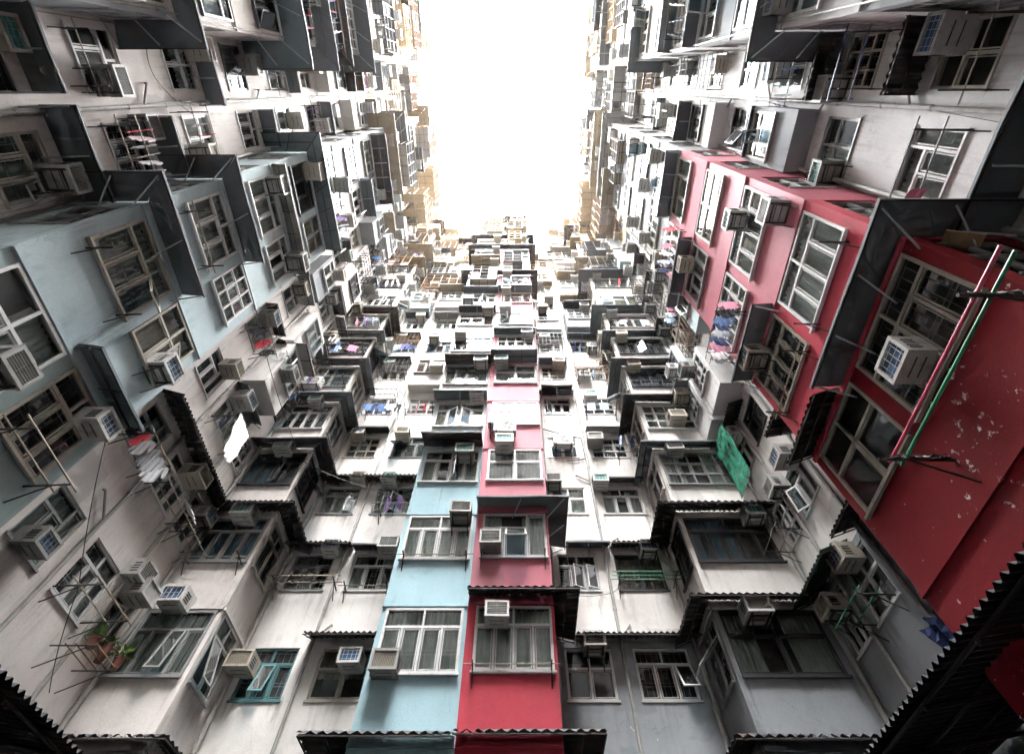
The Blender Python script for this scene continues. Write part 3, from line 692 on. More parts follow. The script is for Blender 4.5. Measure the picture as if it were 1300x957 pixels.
for s, seg in SG.items():
    root = ROOTS[ROOT[s]]
    if s in BAYS:
        inner = {'L0': 1.4, 'L2': 1.4, 'R2': 1.6, 'R0': 1.6, 'TB': 1.7, 'TR': 1.78}.get(s, 0)
        for k in range(-1, NK):
            z0 = 5.75 + STO * k; z1 = z0 + STO
            if k < 0: z0 = 0.
            mt = M[wallmat(s, max(k, 0))]; mb = MB()
            holes = [(c[0], c[1], SILLB(k), HEAD(k) - .06) for c in COLS[s]] if k >= 0 else []
            panel(mb, seg, seg.a, seg.b, z0, z1, holes, mt)
            if inner:
                for end, nn in ((seg.a, -1), (seg.b, 1)):
                    if (s, nn) in (('TB', 1),): continue
                    p0 = seg.w(end, 0, 0); p1 = seg.w(end, -inner, 0)
                    if s[0] in 'LR':
                        sd = Seg('-Y' if nn < 0 else '+Y', end, min(p0.x, p1.x), max(p0.x, p1.x), seg.phrase, '')
                    else: sd = Seg('+X' if nn > 0 else '-X', end, 11.0 if s == 'TB' else 10.92, 12.7, seg.phrase, '')
                    hs = []
                    vis = (s in ('L2', 'R2') and nn < 0) or (s in ('L0', 'R0') and nn > 0)
                    if vis and k >= 0:
                        m0 = (sd.a + sd.b) / 2; hs = [(m0 - .5, m0 + .5, SILLB(k), HEAD(k) - .06)]
                        window(root, sd, m0 - .5, m0 + .5, SILLB(k), HEAD(k) - .06, 'cross', 'frame_w' if k > 1 else 'frame_g')
                    panel(mb, sd, sd.a, sd.b, z0, z1, hs, mt, rev=.12, room=.3)
            if k >= 0:
                build_local(mb, 'bay', root)
            else: build_local(mb, 'wall', root)
            if k < 0: continue
            for i, c in enumerate(COLS[s]):
                window(root, seg, c[0], c[1], SILLB(k), HEAD(k) - .06, inset=.07, **wopts(s, k, i))
            # thin drip ledge below the spandrel of each storey
            lb = MB(); Tm = seg.T((seg.a + seg.b) / 2, 0, z0); hw = (seg.b - seg.a) / 2
            lb.box(-hw, hw, .003, .05, -.03, .05, mt, Tm); build_local(lb, 'ledge', root)
    else:
        mb = MB()
        groups = ([(0., HEAD(0) + .12, 'grey_m'), (HEAD(0) + .12, 5.75 + STO * 10, SG[s].wall)] if s in ('FR', 'R1') else [(0., 5.75 + STO * 10 - .0, SG[s].wall)]) + [(5.75 + STO * k, 5.75 + STO * (k + 1), wallmat(s, k)) for k in range(10, NK)]
        for z0, z1, mt in groups:
            holes = []
            for k in range(0, NK):
                if not (z0 < HEAD(k) - .1 < z1): continue
                for i, c in enumerate(COLS[s]):
                    if (s, k, i) not in BALC: holes.append((c[0], c[1], SILLF(k), HEAD(k) - .04))
            panel(mb, seg, seg.a, seg.b, z0, z1, holes, M[mt], rev=.16)
        build_local(mb, 'wall', root)
        for k in range(NK):
            for i, c in enumerate(COLS[s]):
                if (s, k, i) in BALC:
                    pr, mt = BALC[(s, k, i)]; a, b = c[0] - .12, c[1] + .12; z0, z1 = HEAD(k) - 2.35, HEAD(k) + .1; q = MB()
                    fs = Seg(seg.n, seg.p + (pr if seg.n in ('+X', '+Y') else -pr), a, b, seg.phrase, mt)
                    panel(q, fs, a, b, z0, z1, [(c[0], c[1], SILLB(k) + .1, HEAD(k) - .1)], M[mt], room=pr - .06)
                    for e_ in (a, b): q.quad([seg.w(e_, 0, z0), seg.w(e_, pr, z0), seg.w(e_, pr, z1), seg.w(e_, 0, z1)], M[mt])
                    q.quad([seg.w(a, 0, z0), seg.w(b, 0, z0), seg.w(b, pr, z0), seg.w(a, pr, z0)], M[mt]); q.quad([seg.w(a, 0, z1), seg.w(b, 0, z1), seg.w(b, pr, z1), seg.w(a, pr, z1)], M[mt])
                    build_local(q, 'balcony', root)
                    o = wopts(s, k, i); o.pop('cage', None)
                    window(root, fs, c[0], c[1], SILLB(k) + .1, HEAD(k) - .1, inset=.07, **o)
                else:
                    window(root, seg, c[0], c[1], SILLF(k), HEAD(k) - .04, **wopts(s, k, i))
# roofs, parapets and roof-edge railings
for key, quads in {'LA': [(-12.5, -9.0, -12, 2.1), (-9.0, -7.6, -5.3, -1.3)], 'LB': [(-12.5, -9.0, 2.1, 14.5), (-9, -7.6, 2.1, 5.7), (-9, -7.1, 11.1, 14.5)], 'FL': [(-7.1, -3.24, 12.7, 14.5)],
                   'T': [(-3.24, .87, 10.92, 14.5)], 'FR': [(.87, 4.7, 12.7, 14.5)], 'RB': [(7.4, 11, 2.0, 14.5), (5.8, 7.4, 2.0, 6.4), (4.7, 7.4, 11.1, 14.5)], 'RA': [(7.4, 11, -12, 2.0), (5.8, 7.4, -5.3, -1.1)]}.items():
    mb = MB(); zt = 5.75 + STO * NK
    for x0, x1, y0, y1 in quads: mb.box(x0, x1, y0, y1, zt - .12, zt + .0 + (.25 if key == 'T' else .18), M['cream'])
    build_local(mb, 'roof', ROOTS[key])
    rb = MB(); zr = zt + .2
    for x0, x1, y0, y1 in quads:
        for (p, q) in (((x0, y0), (x1, y0)), ((x1, y0), (x1, y1)), ((x0, y0), (x0, y1))):
            L_ = max(abs(p[0] - q[0]), abs(p[1] - q[1])); n = max(2, int(L_ / .8))
            for z in (.35, .7, 1.05): rb.tube((p[0], p[1], zr + z), (q[0], q[1], zr + z), .022, M['tanmetal'], 4)
            for j in range(n + 1):
                x = p[0] + (q[0] - p[0]) * j / n; y = p[1] + (q[1] - p[1]) * j / n; rb.tube((x, y, zr), (x, y, zr + 1.05), .02, M['tanmetal'], 4)
    build_local(rb, 'roof_railing', ROOTS[key])

# ------------------------------------------------------------------ awnings over the windows
def aw(s, pts, k, dz=.22, **kw): awning(ROOTS[ROOT[s]], pts, HEAD(k) + dz, **kw)
D = dict(sheet='sheet_d', corr=True, struts=None, frame='steel_d'); G_ = dict(sheet='sheet_g', struts='steel_l', ladder=False)
aw('L1', [(-9, -1.28), (-9, .12)], 1, proj=.75, drop=.12, **G_); aw('L1', [(-9, .3), (-9, 2.07)], 1, proj=.85, drop=.15, **G_)
aw('L1', [(-9, .62), (-9, 1.98)], 2, proj=.72, drop=.1, **G_); aw('L1', [(-9, -.9), (-9, .5)], 3, proj=.6, dz=.1, drop=.1, **G_); aw('L1', [(-9, .7), (-9, 1.9)], 4, proj=.6, drop=.1, **G_)
aw('L2', [(-9, 2.08), (-7.6, 2.08), (-7.6, 4.15)], 1, proj=.62, drop=.12, **G_); aw('L2', [(-7.6, 3.9), (-7.6, 5.7)], 0, proj=.55, drop=.12, sheet='sheet_tl', struts=None, ladder=True)
aw('L2', [(-9, 2.08), (-7.6, 2.08), (-7.6, 4.3)], 2, proj=.6, drop=.12, **G_)
aw('L3', [(-9, 6.7), (-9, 11.1), (-7.1, 11.1), (-7.1, 12.66)], 1, proj=.72, drop=.25, **D)
aw('LC', [(-9, 11.09), (-7.1, 11.09), (-7.1, 12.66)], 2, proj=.68, drop=.2, sheet='sheet_d', struts=None); aw('LC', [(-9, 11.09), (-7.1, 11.09), (-7.1, 12.66)], 3, proj=.62, drop=.15, sheet='sheet_g', struts=None)
aw('L3', [(-9, 8.3), (-9, 9.9)], 2, proj=.5, drop=.2, sheet='sheet_g', struts=None); aw('L3', [(-9, 8.2), (-9, 11.0)], 3, proj=.5, drop=.2, sheet='sheet_d', struts=None)
aw('FL', [(-5.4, 12.7), (-3.3, 12.7)], 0, proj=.65, drop=.22, **D); aw('FL', [(-7.05, 12.7), (-5.1, 12.7)], 1, proj=.6, drop=.25, **D); aw('FL', [(-5.05, 12.7), (-3.26, 12.7)], 1, proj=.5, drop=.12, dz=.1, sheet='sheet_d', struts=None, ladder=False)
aw('FL', [(-7.05, 12.7), (-3.3, 12.7)], 2, proj=.6, drop=.2, **D); aw('FL', [(-7.0, 12.7), (-5.3, 12.7)], 3, proj=.5, drop=.15, sheet='sheet_d', struts=None)
aw('TB', [(-3.24, 12.6), (-3.24, 11.0), (-1.2, 11.0)][1:], 2, proj=.85, drop=.22, sheet='sheet_d', struts=None); aw('TB', [(-3.3, 11.0), (-1.2, 11.0)], 3, proj=.6, drop=.12, sheet='sheet_tl', struts='steel_l', ladder=False)
aw('TR', [(-1.18, 10.92), (.87, 10.92), (.87, 12.6)], 0, proj=.6, drop=.16, **D); aw('TR', [(-1.18, 10.92), (.87, 10.92), (.87, 12.6)], 1, proj=.6, drop=.12, **G_)
aw('FR', [(1.5, 12.7), (4.68, 12.7)], 0, proj=.6, drop=.2, **D); aw('FR', [(1.5, 12.7), (2.85, 12.7)], 1, proj=.45, drop=.1, **G_); aw('FR', [(2.9, 12.7), (4.68, 12.7)], 1, proj=.55, drop=.2, **D)
aw('FR', [(2.85, 12.7), (4.5, 12.7)], 2, proj=.4, drop=.12, sheet='sheet_d', struts=None, ladder=False); aw('FR', [(1.0, 12.7), (2.6, 12.7)], 4, proj=.4, drop=.12, sheet='sheet_g', struts=None)
aw('RC', [(4.7, 12.66), (4.7, 11.09), (7.4, 11.09)], 0, proj=.66, drop=.26, **D); aw('RC', [(4.7, 12.66), (4.7, 11.09), (7.4, 11.09)], 1, proj=.7, drop=.26, **D)
aw('RC', [(4.7, 12.66), (4.7, 11.09), (7.4, 11.09)], 2, proj=.5, drop=.15, sheet='sheet_g', struts=None); aw('RC', [(4.7, 12.66), (4.7, 11.09), (7.4, 11.09)], 3, proj=.55, drop=.2, sheet='sheet_d', struts=None)
aw('R1', [(7.4, 11.05), (7.4, 8.9)], 0, proj=.8, drop=.3, sheet='sheet_gr', corr=True, struts=None); aw('R1', [(7.4, 8.5), (7.4, 7.2)], 0, proj=.7, drop=.25, **D)
aw('R1', [(7.4, 8.1), (7.4, 6.5)], 1, proj=.9, drop=.2, **D); aw('R1', [(7.4, 11.0), (7.4, 9.0)], 2, proj=.6, drop=.25, **D)
aw('R2', [(5.8, 4.7), (5.8, 2.02), (7.38, 2.02)], 0, proj=.6, drop=.05, dz=.1, **G_); aw('R2', [(5.8, 6.38), (5.8, 4.75)], 0, proj=.62, drop=.24, dz=.16, **D)
aw('R2', [(5.8, 6.38), (5.8, 4.3)], 1, proj=.55, drop=.05, dz=.08, **G_); aw('R2', [(5.8, 6.38), (5.8, 4.4)], 3, proj=.5, drop=.1, **G_); aw('R2', [(5.8, 4.4), (5.8, 2.02)], 4, proj=.5, drop=.1, **G_)
aw('R3', [(7.4, 1.95), (7.4, -1.0)], 0, proj=.9, drop=.15, **G_); aw('R3', [(7.4, .15), (7.4, -1.06)], 1, proj=.8, drop=.22, **D); aw('R3', [(7.4, .3), (7.4, -1.06)], 2, proj=.75, drop=.3, **D); aw('R3', [(7.4, 1.9), (7.4, .5)], 3, proj=.65, drop=.2, sheet='sheet_g', struts=None)
aw('L0', [(-7.6, -5.25), (-7.6, -1.32), (-9.0, -1.32)][::1], 2, proj=.6, drop=.12, **G_)
aw('R0', [(7.4, -1.08), (5.8, -1.08), (5.8, -5.25)], 2, proj=.6, drop=.12, **G_)
def path_for(s, a, b):
    g = SG[s]
    if g.n == '+X': return [(g.p, a), (g.p, b)]
    if g.n == '-X': return [(g.p, b), (g.p, a)]
    return [(a, g.p), (b, g.p)]
ra = random.Random(77)
def sheetpick(k):
    if k < 8: return ra.choice(['sheet_g', 'sheet_g', 'sheet_d', 'sheet_d', 'sheet_w', 'sheet_tl'])
    return ra.choice(['sheet_g', 'sheet_t', 'sheet_d', 'sheet_t', 'sheet_w'])
def framepick(k): return ra.choice(['steel_d', 'steel_d', 'rust']) if k < 9 else ra.choice(['steel_d', 'rust', 'tanmetal', 'tanmetal'])
for k in (8, 10, 11):
    aw('TB', [(-3.24, 12.6), (-3.24, 10.88), (.87, 10.88), (.87, 12.6)], k, proj=.5 - .03 * (k % 3), drop=.2, dz=.30, sheet='sheet_d' if k != 9 else 'sheet_g', struts=None)
for k in range(3, NK):
    for s in ('L0', 'L2', 'TB', 'TR', 'R2', 'R0'):
        if (s, k) in (('TB', 3), ('R2', 3), ('R2', 4), ('TR', 3)) or (s[0] == 'T' and k in (8, 10, 11)) or ra.random() > (.62 if s != 'TR' else .34 + .04 * k): continue
        g = SG[s]; c = ra.random(); a, b = (g.a, g.b) if c < .5 or s[0] == 'T' else ((g.a, (g.a + g.b) / 2) if c < .75 else ((g.a + g.b) / 2, g.b))
        pts = path_for(s, a, b)
        if s in ('L2',) and a == g.a and ra.random() < .6: pts = [(-9, 2.08), (-7.6, 2.08), (-7.6, b)]
        if s == 'R2' and a == g.a and ra.random() < .6: pts = [(5.8, b), (5.8, 2.02), (7.38, 2.02)]
        if s == 'L0' and b == g.b and ra.random() < .7: pts = [(-7.6, a), (-7.6, -1.32), (-9, -1.32)]
        if s == 'R0' and b == g.b and ra.random() < .7: pts = [(7.4, -1.08), (5.8, -1.08), (5.8, a)]
        aw(s, pts, k, proj=ra.uniform(.45, .85), drop=ra.uniform(.08, .22), sheet=sheetpick(k), frame=framepick(k), struts=ra.choice([None, 'steel_l']), corr=False, ladder=ra.random() < .7)
    for s, pts in (('LC', [(-9, 11.09), (-7.1, 11.09), (-7.1, 12.66)]), ('RC', [(4.7, 12.66), (4.7, 11.09), (7.4, 11.09)])):
        if k > 3 and ra.random() < .75: aw(s, pts, k, proj=ra.uniform(.45, .75), drop=ra.uniform(.1, .22), sheet=sheetpick(k), frame=framepick(k), struts=None)
    for s in ('L9', 'L1', 'L3', 'FL', 'FR', 'R1', 'R3', 'R9'):
        for i, c in enumerate(COLS[s]):
            if k <= 4 and s in ('L1', 'R3', 'FL'): continue
            if ra.random() < .52:
                pr = ra.uniform(.4, .7) + (BALC[(s, k, i)][0] if (s, k, i) in BALC else 0)
                aw(s, path_for(s, c[0] - .12, c[1] + .12), k, proj=pr, drop=ra.uniform(.1, .22), sheet=sheetpick(k), frame=framepick(k), struts=ra.choice([None, 'steel_l']), ladder=ra.random() < .7, dz=.24)
# big illegal wire cages and sheeted lean-tos on the uppermost storeys
def bigcage(s, a, b, z0, z1, proj, mat, sheet=None, name='roof_cage'):
    root = ROOTS[ROOT[s]]; g = SG[s]; f = MB(); F = M[mat]; nz = max(2, round((z1 - z0) / .62)); nc = max(2, round((b - a) / .55))
    W = lambda c, o, z: g.w(c, o, z)
    for j in range(nz + 1):
        z = z0 + (z1 - z0) * j / nz; f.tube(W(a, proj, z), W(b, proj, z), .028, F, 4)
        for c in (a, b): f.tube(W(c, 0, z), W(c, proj, z), .024, F, 4)
    for i in range(nc + 1):
        c = a + (b - a) * i / nc; f.tube(W(c, proj, z0), W(c, proj, z1), .024, F, 4); f.tube(W(c, 0, z0), W(c, proj, z0), .022, F, 4)
    for o in (proj * .33, proj * .66): f.tube(W(a, o, z0), W(b, o, z0), .022, F, 4); f.tube(W(a, o, z0), W(a, o, z1), .022, F, 4)
    o = build_local(f, name, root)
    if sheet:
        q = MB(); S = M[sheet]; L0 = root.location
        q.quad([W(a, 0, z1 + .03), W(b, 0, z1 + .03), W(b, proj + .05, z1 + .03), W(a, proj + .05, z1 + .03)], S)
        rr = random.Random(int(a * 13 + z0)); 
        for i in range(nc):
            c0, c1 = a + (b - a) * i / nc, a + (b - a) * (i + 1) / nc
            if rr.random() < .28: zt = z0 + (z1 - z0) * rr.choice([.33, .5, 1.]); q.quad([W(c0, proj - .03, z0), W(c1, proj - .03, z0), W(c1, proj - .03, zt), W(c0, proj - .03, zt)], S)
            if rr.random() < .6: q.quad([W(c0, .02, z0 + .03), W(c1, .02, z0 + .03), W(c1, proj, z0 + .03), W(c0, proj, z0 + .03)], S)
        for zz in (z1, z0 + .02): q.box(0, b - a, -.03, .0, -.03, .035, S, Matrix.Translation(W((a if g.sg > 0 else b), proj, zz)) @ Matrix.Rotation(g.rz, 4, 'Z'))
        q.box(0, .03, -.03, 0, z0 - z1, 0, S, Matrix.Translation(W((a if g.sg > 0 else b), proj, z1)) @ Matrix.Rotation(g.rz, 4, 'Z'))
        q.v = [(x - L0.x, y - L0.y, z - L0.z) for x, y, z in q.v]; q.build('sheeting', o)
rg = random.Random(29)
for s, p0 in (('L2', .9), ('L0', .55), ('R2', .55), ('R0', .35), ('L3', 2.0), ('R1', 2.0), ('L1', 1.5), ('R3', 1.4), ('FL', .9), ('FR', .9), ('TB', .7), ('TR', .7), ('LC', .8), ('RC', .8), ('L9', 1.4), ('R9', 1.4)):
    g = SG[s]
    for k in range(8, NK + (1 if s not in ('TB', 'TR') else 0)):
        if rg.random() > (.30 + .09 * (k - 7)): continue
        ln = g.b - g.a; a = g.a + rg.uniform(.0, .3) * ln; b = g.b - rg.uniform(.0, .3) * ln
        if rg.random() < .4 and ln > 2.5: b = a + ln * .5
        bigcage(s, a, b, HEAD(k) - rg.uniform(1.6, 2.2), HEAD(k) + rg.uniform(.1, .3), p0 * rg.uniform(.75, 1.15), rg.choice(['steel_d', 'rust', 'tanmetal', 'tanmetal']) if k > 9 else rg.choice(['steel_d', 'rust']), rg.choice([None, 'sheet_t', 'sheet_g', 'sheet_w', 'sheet_t']))
# drain pipes on the inner corners
for key, x, y in (('LA', -8.9, 1.98), ('LB', -8.9, 5.85), ('LB', -8.92, 11.0), ('FL', -6.98, 12.62), ('FL', -3.36, 12.62), ('FR', 1.0, 12.62), ('FR', 4.58, 12.62), ('RB', 7.3, 10.98), ('RB', 7.3, 6.52), ('RA', 7.3, 1.88)):
    mb = MB(); L0 = ROOTS[key].location
    mb.tube((x - L0.x, y - L0.y, 0), (x - L0.x, y - L0.y, 5.75 + STO * NK), .055, M['pipe'], 8)
    for k in range(28): z = 2 + k * 1.5; mb.tube((x - L0.x, y - L0.y, z), (x - L0.x, y - L0.y, z + .07), .068, M['pipe'], 8)
    mb.build('drain_pipe', ROOTS[key])

# ------------------------------------------------------------------ air conditioners
H_ = HEAD
for s, c in (('L3', 8.22), ('L1', .42), ('FL', -5.3), ('FR', 2.68), ('R1', 8.3), ('R3', .34), ('L3', 9.88), ('R1', 9.9)):
    g = SG[s]; root = ROOTS[ROOT[s]]; L0 = root.location; mb = MB(); rp = random.Random(int(c * 100)); mt = M['pipe']
    mb.tube(g.w(c, .075, 0) - L0, g.w(c, .075, 5.75 + STO * NK) - L0, .042, mt, 8)
    for k in range(NK):
        z = HEAD(k) + .5; d = rp.choice([-1, 1]) * rp.uniform(.3, .55); mb.line([g.w(c, .075, z - .35) - L0, g.w(c + d, .075, z) - L0, g.w(c + d, -.01, z + .03) - L0], .026, mt, 6)
        for q in (HEAD(k) - .4, HEAD(k) + .9): mb.tube(g.w(c, .075, q) - L0, g.w(c, .075, q + .07) - L0, .054, mt, 8)
    mb.build('drain_pipe', root)
for s in ('L1', 'L3', 'FL', 'FR', 'R1', 'R3', 'L0', 'R0'):
    g = SG[s]; root = ROOTS[ROOT[s]]; cs = COLS[s]; L0 = root.location; rp = random.Random(sum(map(ord, s)))
    gaps = [(g.a + cs[0][0]) / 2] + [(a[1] + b[0]) / 2 for a, b in zip(cs, cs[1:])] + [(cs[-1][1] + g.b) / 2]
    for c in gaps:
        mb = MB(); r0 = rp.choice([.012, .018, .03]); mt = M[rp.choice(['cable', 'pipe', 'pipe', 'frame_w'])]; pts = []; z = rp.choice([5.2, 8.0, 10.5])
        while z < 5.75 + STO * NK:
            pts.append(g.w(c + rp.uniform(-.05, .05), .03 + r0, z) - L0); z += rp.uniform(1.8, 4.5)
        mb.line(pts, r0, mt, 6)
        for q in pts: mb.tube(q - Vector((0, 0, .03)), q + Vector((0, 0, .03)), r0 * 1.7, mt, 6)
        mb.build('conduit', root)

near = [  # seg, along, z, storey, place, case, coil, kind
 ('TB', -2.80, SILLB(0) + .10, 0, 'low in front of the window', 'ac_g', 'coil_r', 'box'), ('TB', -1.62, H_(1) - .16, 1, 'top right of the window', 'ac_g', 'coil_d', 'box'), ('TB', -1.75, H_(2) - .45, 2, 'right of the open sash', 'ac_g', 'coil_t', 'box'), ('TB', -1.6, H_(3) + .1, 3, 'top right', 'ac_w', 'coil_d', 'box'),
 ('TR', -.48, H_(0) - .40, 0, 'upper left of the window', 'ac_w', 'coil_d', 'box'), ('TR', -.72, SILLB(1) + .36, 1, 'lower left of the window', 'ac_g', 'coil_d', 'box'), ('TR', -.45, H_(2) - .05, 2, 'under the fan unit', 'ac_w', 'coil_t', 'box'), ('TR', -.45, H_(2) + .75, 2, 'above the box unit', None, None, 'split'), ('TR', -.7, H_(4) - .2, 4, 'upper left', 'ac_g', 'coil_t', 'box'),
 ('FL', -5.72, H_(1) + .02, 1, 'over the left window', 'ac_w', 'coil_b', 'box'), ('FL', -3.95, H_(1) + .02, 1, 'over the right window', 'ac_w', 'coil_d', 'box'), ('FL', -5.7, H_(2) + .12, 2, 'over the left window', 'ac_be', 'coil_r', 'box'), ('FL', -4.6, H_(2) + .1, 2, 'over the right window', 'ac_w', 'coil_t', 'box'),
 ('FL', -6.75, H_(0) - .55, 0, 'left of the left window', 'ac_be', 'coil_r', 'box'), ('FL', -4.1, H_(0) - .45, 0, 'over the right window', 'ac_w', 'coil_b', 'box'),
 ('FR', 4.0, H_(1) + .02, 1, 'over the right window', 'ac_w', 'coil_b', 'box'), ('FR', 1.3, H_(2) + .0, 2, 'left of the left window', 'ac_g', 'coil_d', 'box'), ('FR', 2.95, H_(2) + .0, 2, 'over the right window', 'ac_w', 'coil_t', 'box'),
 ('FR', 1.8, H_(3) - .6, 3, 'before the left window', None, None, 'split'), ('FR', 3.1, H_(3) - .55, 3, 'before the right window', 'ac_g', 'coil_r', 'box'), ('FR', 1.95, H_(0) - .05, 0, 'over the left window', 'ac_w', 'coil_d', 'box'), ('FR', 3.35, H_(4) - .2, 4, 'over the right window', 'ac_w', 'coil_t', 'box'),
 ('L3', 10.3, H_(0) - .12, 0, 'beside the corner', 'ac_w', 'coil_r', 'box'), ('L3', 9.95, H_(0) + .12, 0, 'nearest the corner', 'ac_w', 'coil_d', 'box'), ('LC', -8.2, H_(0) + .06, 0, 'over the window', 'ac_w', 'coil_b', 'box'), ('LC', -7.85, H_(1) - .12, 1, 'over the window', 'ac_w', 'coil_t', 'box'),
 ('LC', -8.0, H_(2) + .02, 2, 'over the window', 'ac_w', 'coil_d', 'box'), ('LC', -7.9, H_(3) - .05, 3, 'over the window', 'ac_w', 'coil_t', 'box'), ('L3', 7.3, SILLF(0) + .1, 0, 'under the first window', 'ac_g', 'coil_b', 'box'), ('L3', 9.3, H_(1) - .2, 1, 'over the middle window', 'ac_be', 'coil_r', 'box'), ('L3', 10.5, H_(1) - .5, 1, 'beside the corner', 'ac_g', 'coil_b', 'box'),
 ('L2', 5.2, SILLB(1) + .22, 1, 'at the lower window corner', 'ac_w', 'coil_b', 'box'), ('L2', 5.2, H_(0) - .35, 0, 'at the end window', 'ac_w', 'coil_b', 'box'), ('L2', 3.55, SILLB(0) + .35, 0, 'at the wide window', 'ac_g', 'coil_d', 'box'),
 ('L1', -.1, SILLF(2) + .35, 2, 'in the left window', 'ac_g', 'coil_d', 'box'), ('L1', .85, H_(2) - .2, 2, 'over the washing', 'ac_g', 'coil_d', 'box'), ('L1', -.9, H_(3) + .05, 3, 'over the left window', 'ac_be', 'coil_d', 'box'), ('L1', 1.7, SILLF(3) + .1, 3, 'under the right window', 'ac_be', 'coil_r', 'box'), ('L1', -.6, H_(4) - .1, 4, 'over the left window', 'ac_g', 'coil_r', 'box'), ('L1', 1.2, H_(5) - .1, 5, 'over the right window', 'ac_be', 'coil_d', 'box'),
 ('R2', 3.45, SILLB(0) + .40, 0, 'before the wide window', 'ac_w', 'coil_b', 'box'), ('R2', 5.6, H_(1) - .1, 1, 'over the end window', 'ac_be', 'coil_b', 'box'), ('R2', 3.0, H_(2) - .3, 2, 'over the wide window', 'ac_w', 'coil_t', 'box'), ('R2', 5.2, H_(3) - .2, 3, 'over the end window', 'ac_be', 'coil_d', 'box'), ('R2', 2.4, H_(1) + .75, 1, 'at the top corner', 'ac_w', 'coil_d', 'box'),
 ('R3', 1.75, SILLF(2) + .3, 2, 'under the right window', 'ac_g', 'coil_t', 'box'), ('R3', .05, H_(2) - .2, 2, 'over the left window', 'ac_w', 'coil_d', 'box'), ('R3', -.75, H_(1) - .35, 1, 'over the left window', 'ac_w', 'coil_b', 'box'), ('R3', 1.8, SILLF(3) + .2, 3, 'under the right window', 'ac_w', 'coil_d', 'box'), ('R3', -.4, H_(3) - .2, 3, 'over the left window', 'ac_w', 'coil_b', 'box'),
 ('RC', 5.6, H_(0) - .2, 0, 'over the window', 'ac_w', 'coil_r', 'box'), ('RC', 5.35, H_(2) - .05, 2, 'over the window', 'ac_w', 'coil_d', 'box'), ('RC', 5.9, SILLB(3) + .3, 3, 'at the sill', 'ac_be', 'coil_r', 'box'),
 ('R1', 9.1, H_(0) - .1, 0, 'over the middle window', 'ac_be', 'coil_b', 'box'), ('R1', 10.4, H_(0) - .4, 0, 'nearest the corner', 'ac_be', 'coil_d', 'box'), ('R1', 9.8, H_(1) - .1, 1, 'over the middle window', 'ac_w', 'coil_d', 'box'), ('R1', 8.7, H_(1) - .1, 1, 'nearest the red bay', 'ac_w', 'coil_b', 'box'), ('R1', 10.2, H_(2) - .1, 2, 'nearest the corner', 'ac_w', 'coil_d', 'box'),
]
for s, c, z, k, wh, cs, co, kind in near: acu(SG[s], c, z, k, wh, cs, co, kind, tilt=rnd.uniform(-2, 2))
have = {(a[0], a[3]) for a in near}
rc = random.Random(91)
CN = {1: ['at its window'], 2: ['left window', 'right window'], 3: ['near window', 'middle window', 'end window']}
for k in range(0, NK):
    for s in SG:
        if s in ('LS', 'RS', 'L9', 'R9') and k < 5: continue
        n = len(COLS[s])
        for i, c in enumerate(COLS[s]):
            if (s, k) in have: continue
            if rc.random() < (.85 if n == 1 else .7):
                side = rc.choice([0, 1]); x = c[0] + .32 if side == 0 else c[1] - .32
                high = rc.random() < .7; sil = SILLB(k) if s in BAYS else SILLF(k)
                out = BALC[(s, k, i)][0] if (s, k, i) in BALC else 0.
                nm = CN[n][i if SG[s].n != '-X' or True else i]
                acu(SG[s], x, HEAD(k) - .12 if high else sil - .05, k, '%s %s' % (('above' if high else 'below'), nm if n > 1 else 'its window'), kind='split' if (not high and rc.random() < .22) else 'box', out=out, tilt=rc.uniform(-2, 2))

# ------------------------------------------------------------------ racks, poles and washing
def RK(s, c0, c1, k, reach=.8, dz=-.12, poles=2, col='bamboo', place=''):
    z = (SILLB(k) if s in BAYS else SILLF(k)) + dz; rack(SG[s], c0, c1, z, k, reach, poles, col, place=place); return z + .06
S_ = lambda cs, kd='shirt': [(c, kd) for c in cs]
z = RK('L1', .75, 1.85, 2, .85); hang(SG['L1'], .6, 1.95, z + .5, .62, S_(['black', 'red', 'white', 'white', 'white', 'white', 'white', 'navy']), 'beside grey awning, upper left')
z = RK('L2', 4.3, 5.4, 0, .7); 
z = RK('L3', 6.9, 7.9, 1, .8); hang(SG['L3'], 6.8, 8.0, z + .05, .55, S_(['red', 'striped', 'striped', 'striped', 'white']), 'under the blue bay')
z = RK('L3', 8.5, 9.7, 2, .75); garment('sheet', 'white', SG['L3'].w(9.0, .75, z + .2), SG['L3'].rz, 'hanging off the left wall rack', 1.0, 8)
garment('towel', 'navy', SG['L3'].w(8.4, .6, z - .1), SG['L3'].rz + .8, 'beside the white bed sheet', .7, 0)
z = RK('L3', 8.5, 9.7, 0, .95, 0.05)
z = RK('L3', 8.4, 9.8, 1, .6)
garment('towel', 'white', SG['L3'].w(9.3, .6, z + .1), SG['L3'].rz + .2, 'on the rack under the toothed awning', .8, 50)
z = RK('L3', 7.0, 8.0, 3, .8); hang(SG['L3'], 6.9, 8.0, z, .6, S_(['black', 'red', 'black']), 'left wall, dark bunch')
z = RK('L3', 8.4, 9.9, 3, .9, .4); hang(SG['L3'], 8.2, 10.2, z + .1, .6, S_(['white', 'green', 'blue', 'white', 'green', 'black', 'white', 'blue']), 'left wall, long row')
z = RK('L2', 4.2, 5.6, 5, .7); hang(SG['L2'], 4.2, 5.7, z + .1, .5, S_(['white', 'purple', 'grey', 'white', 'black']), 'high on pale blue bays')
z = RK('FL', -6.6, -5.2, 4, .7); hang(SG['FL'], -6.6, -5.0, z + .1, .55, [('blue', 'shirt'), ('navy', 'trousers'), ('blue', 'shirt'), ('white', 'shirt'), ('black', 'trousers')], 'far wall, left rack', False)
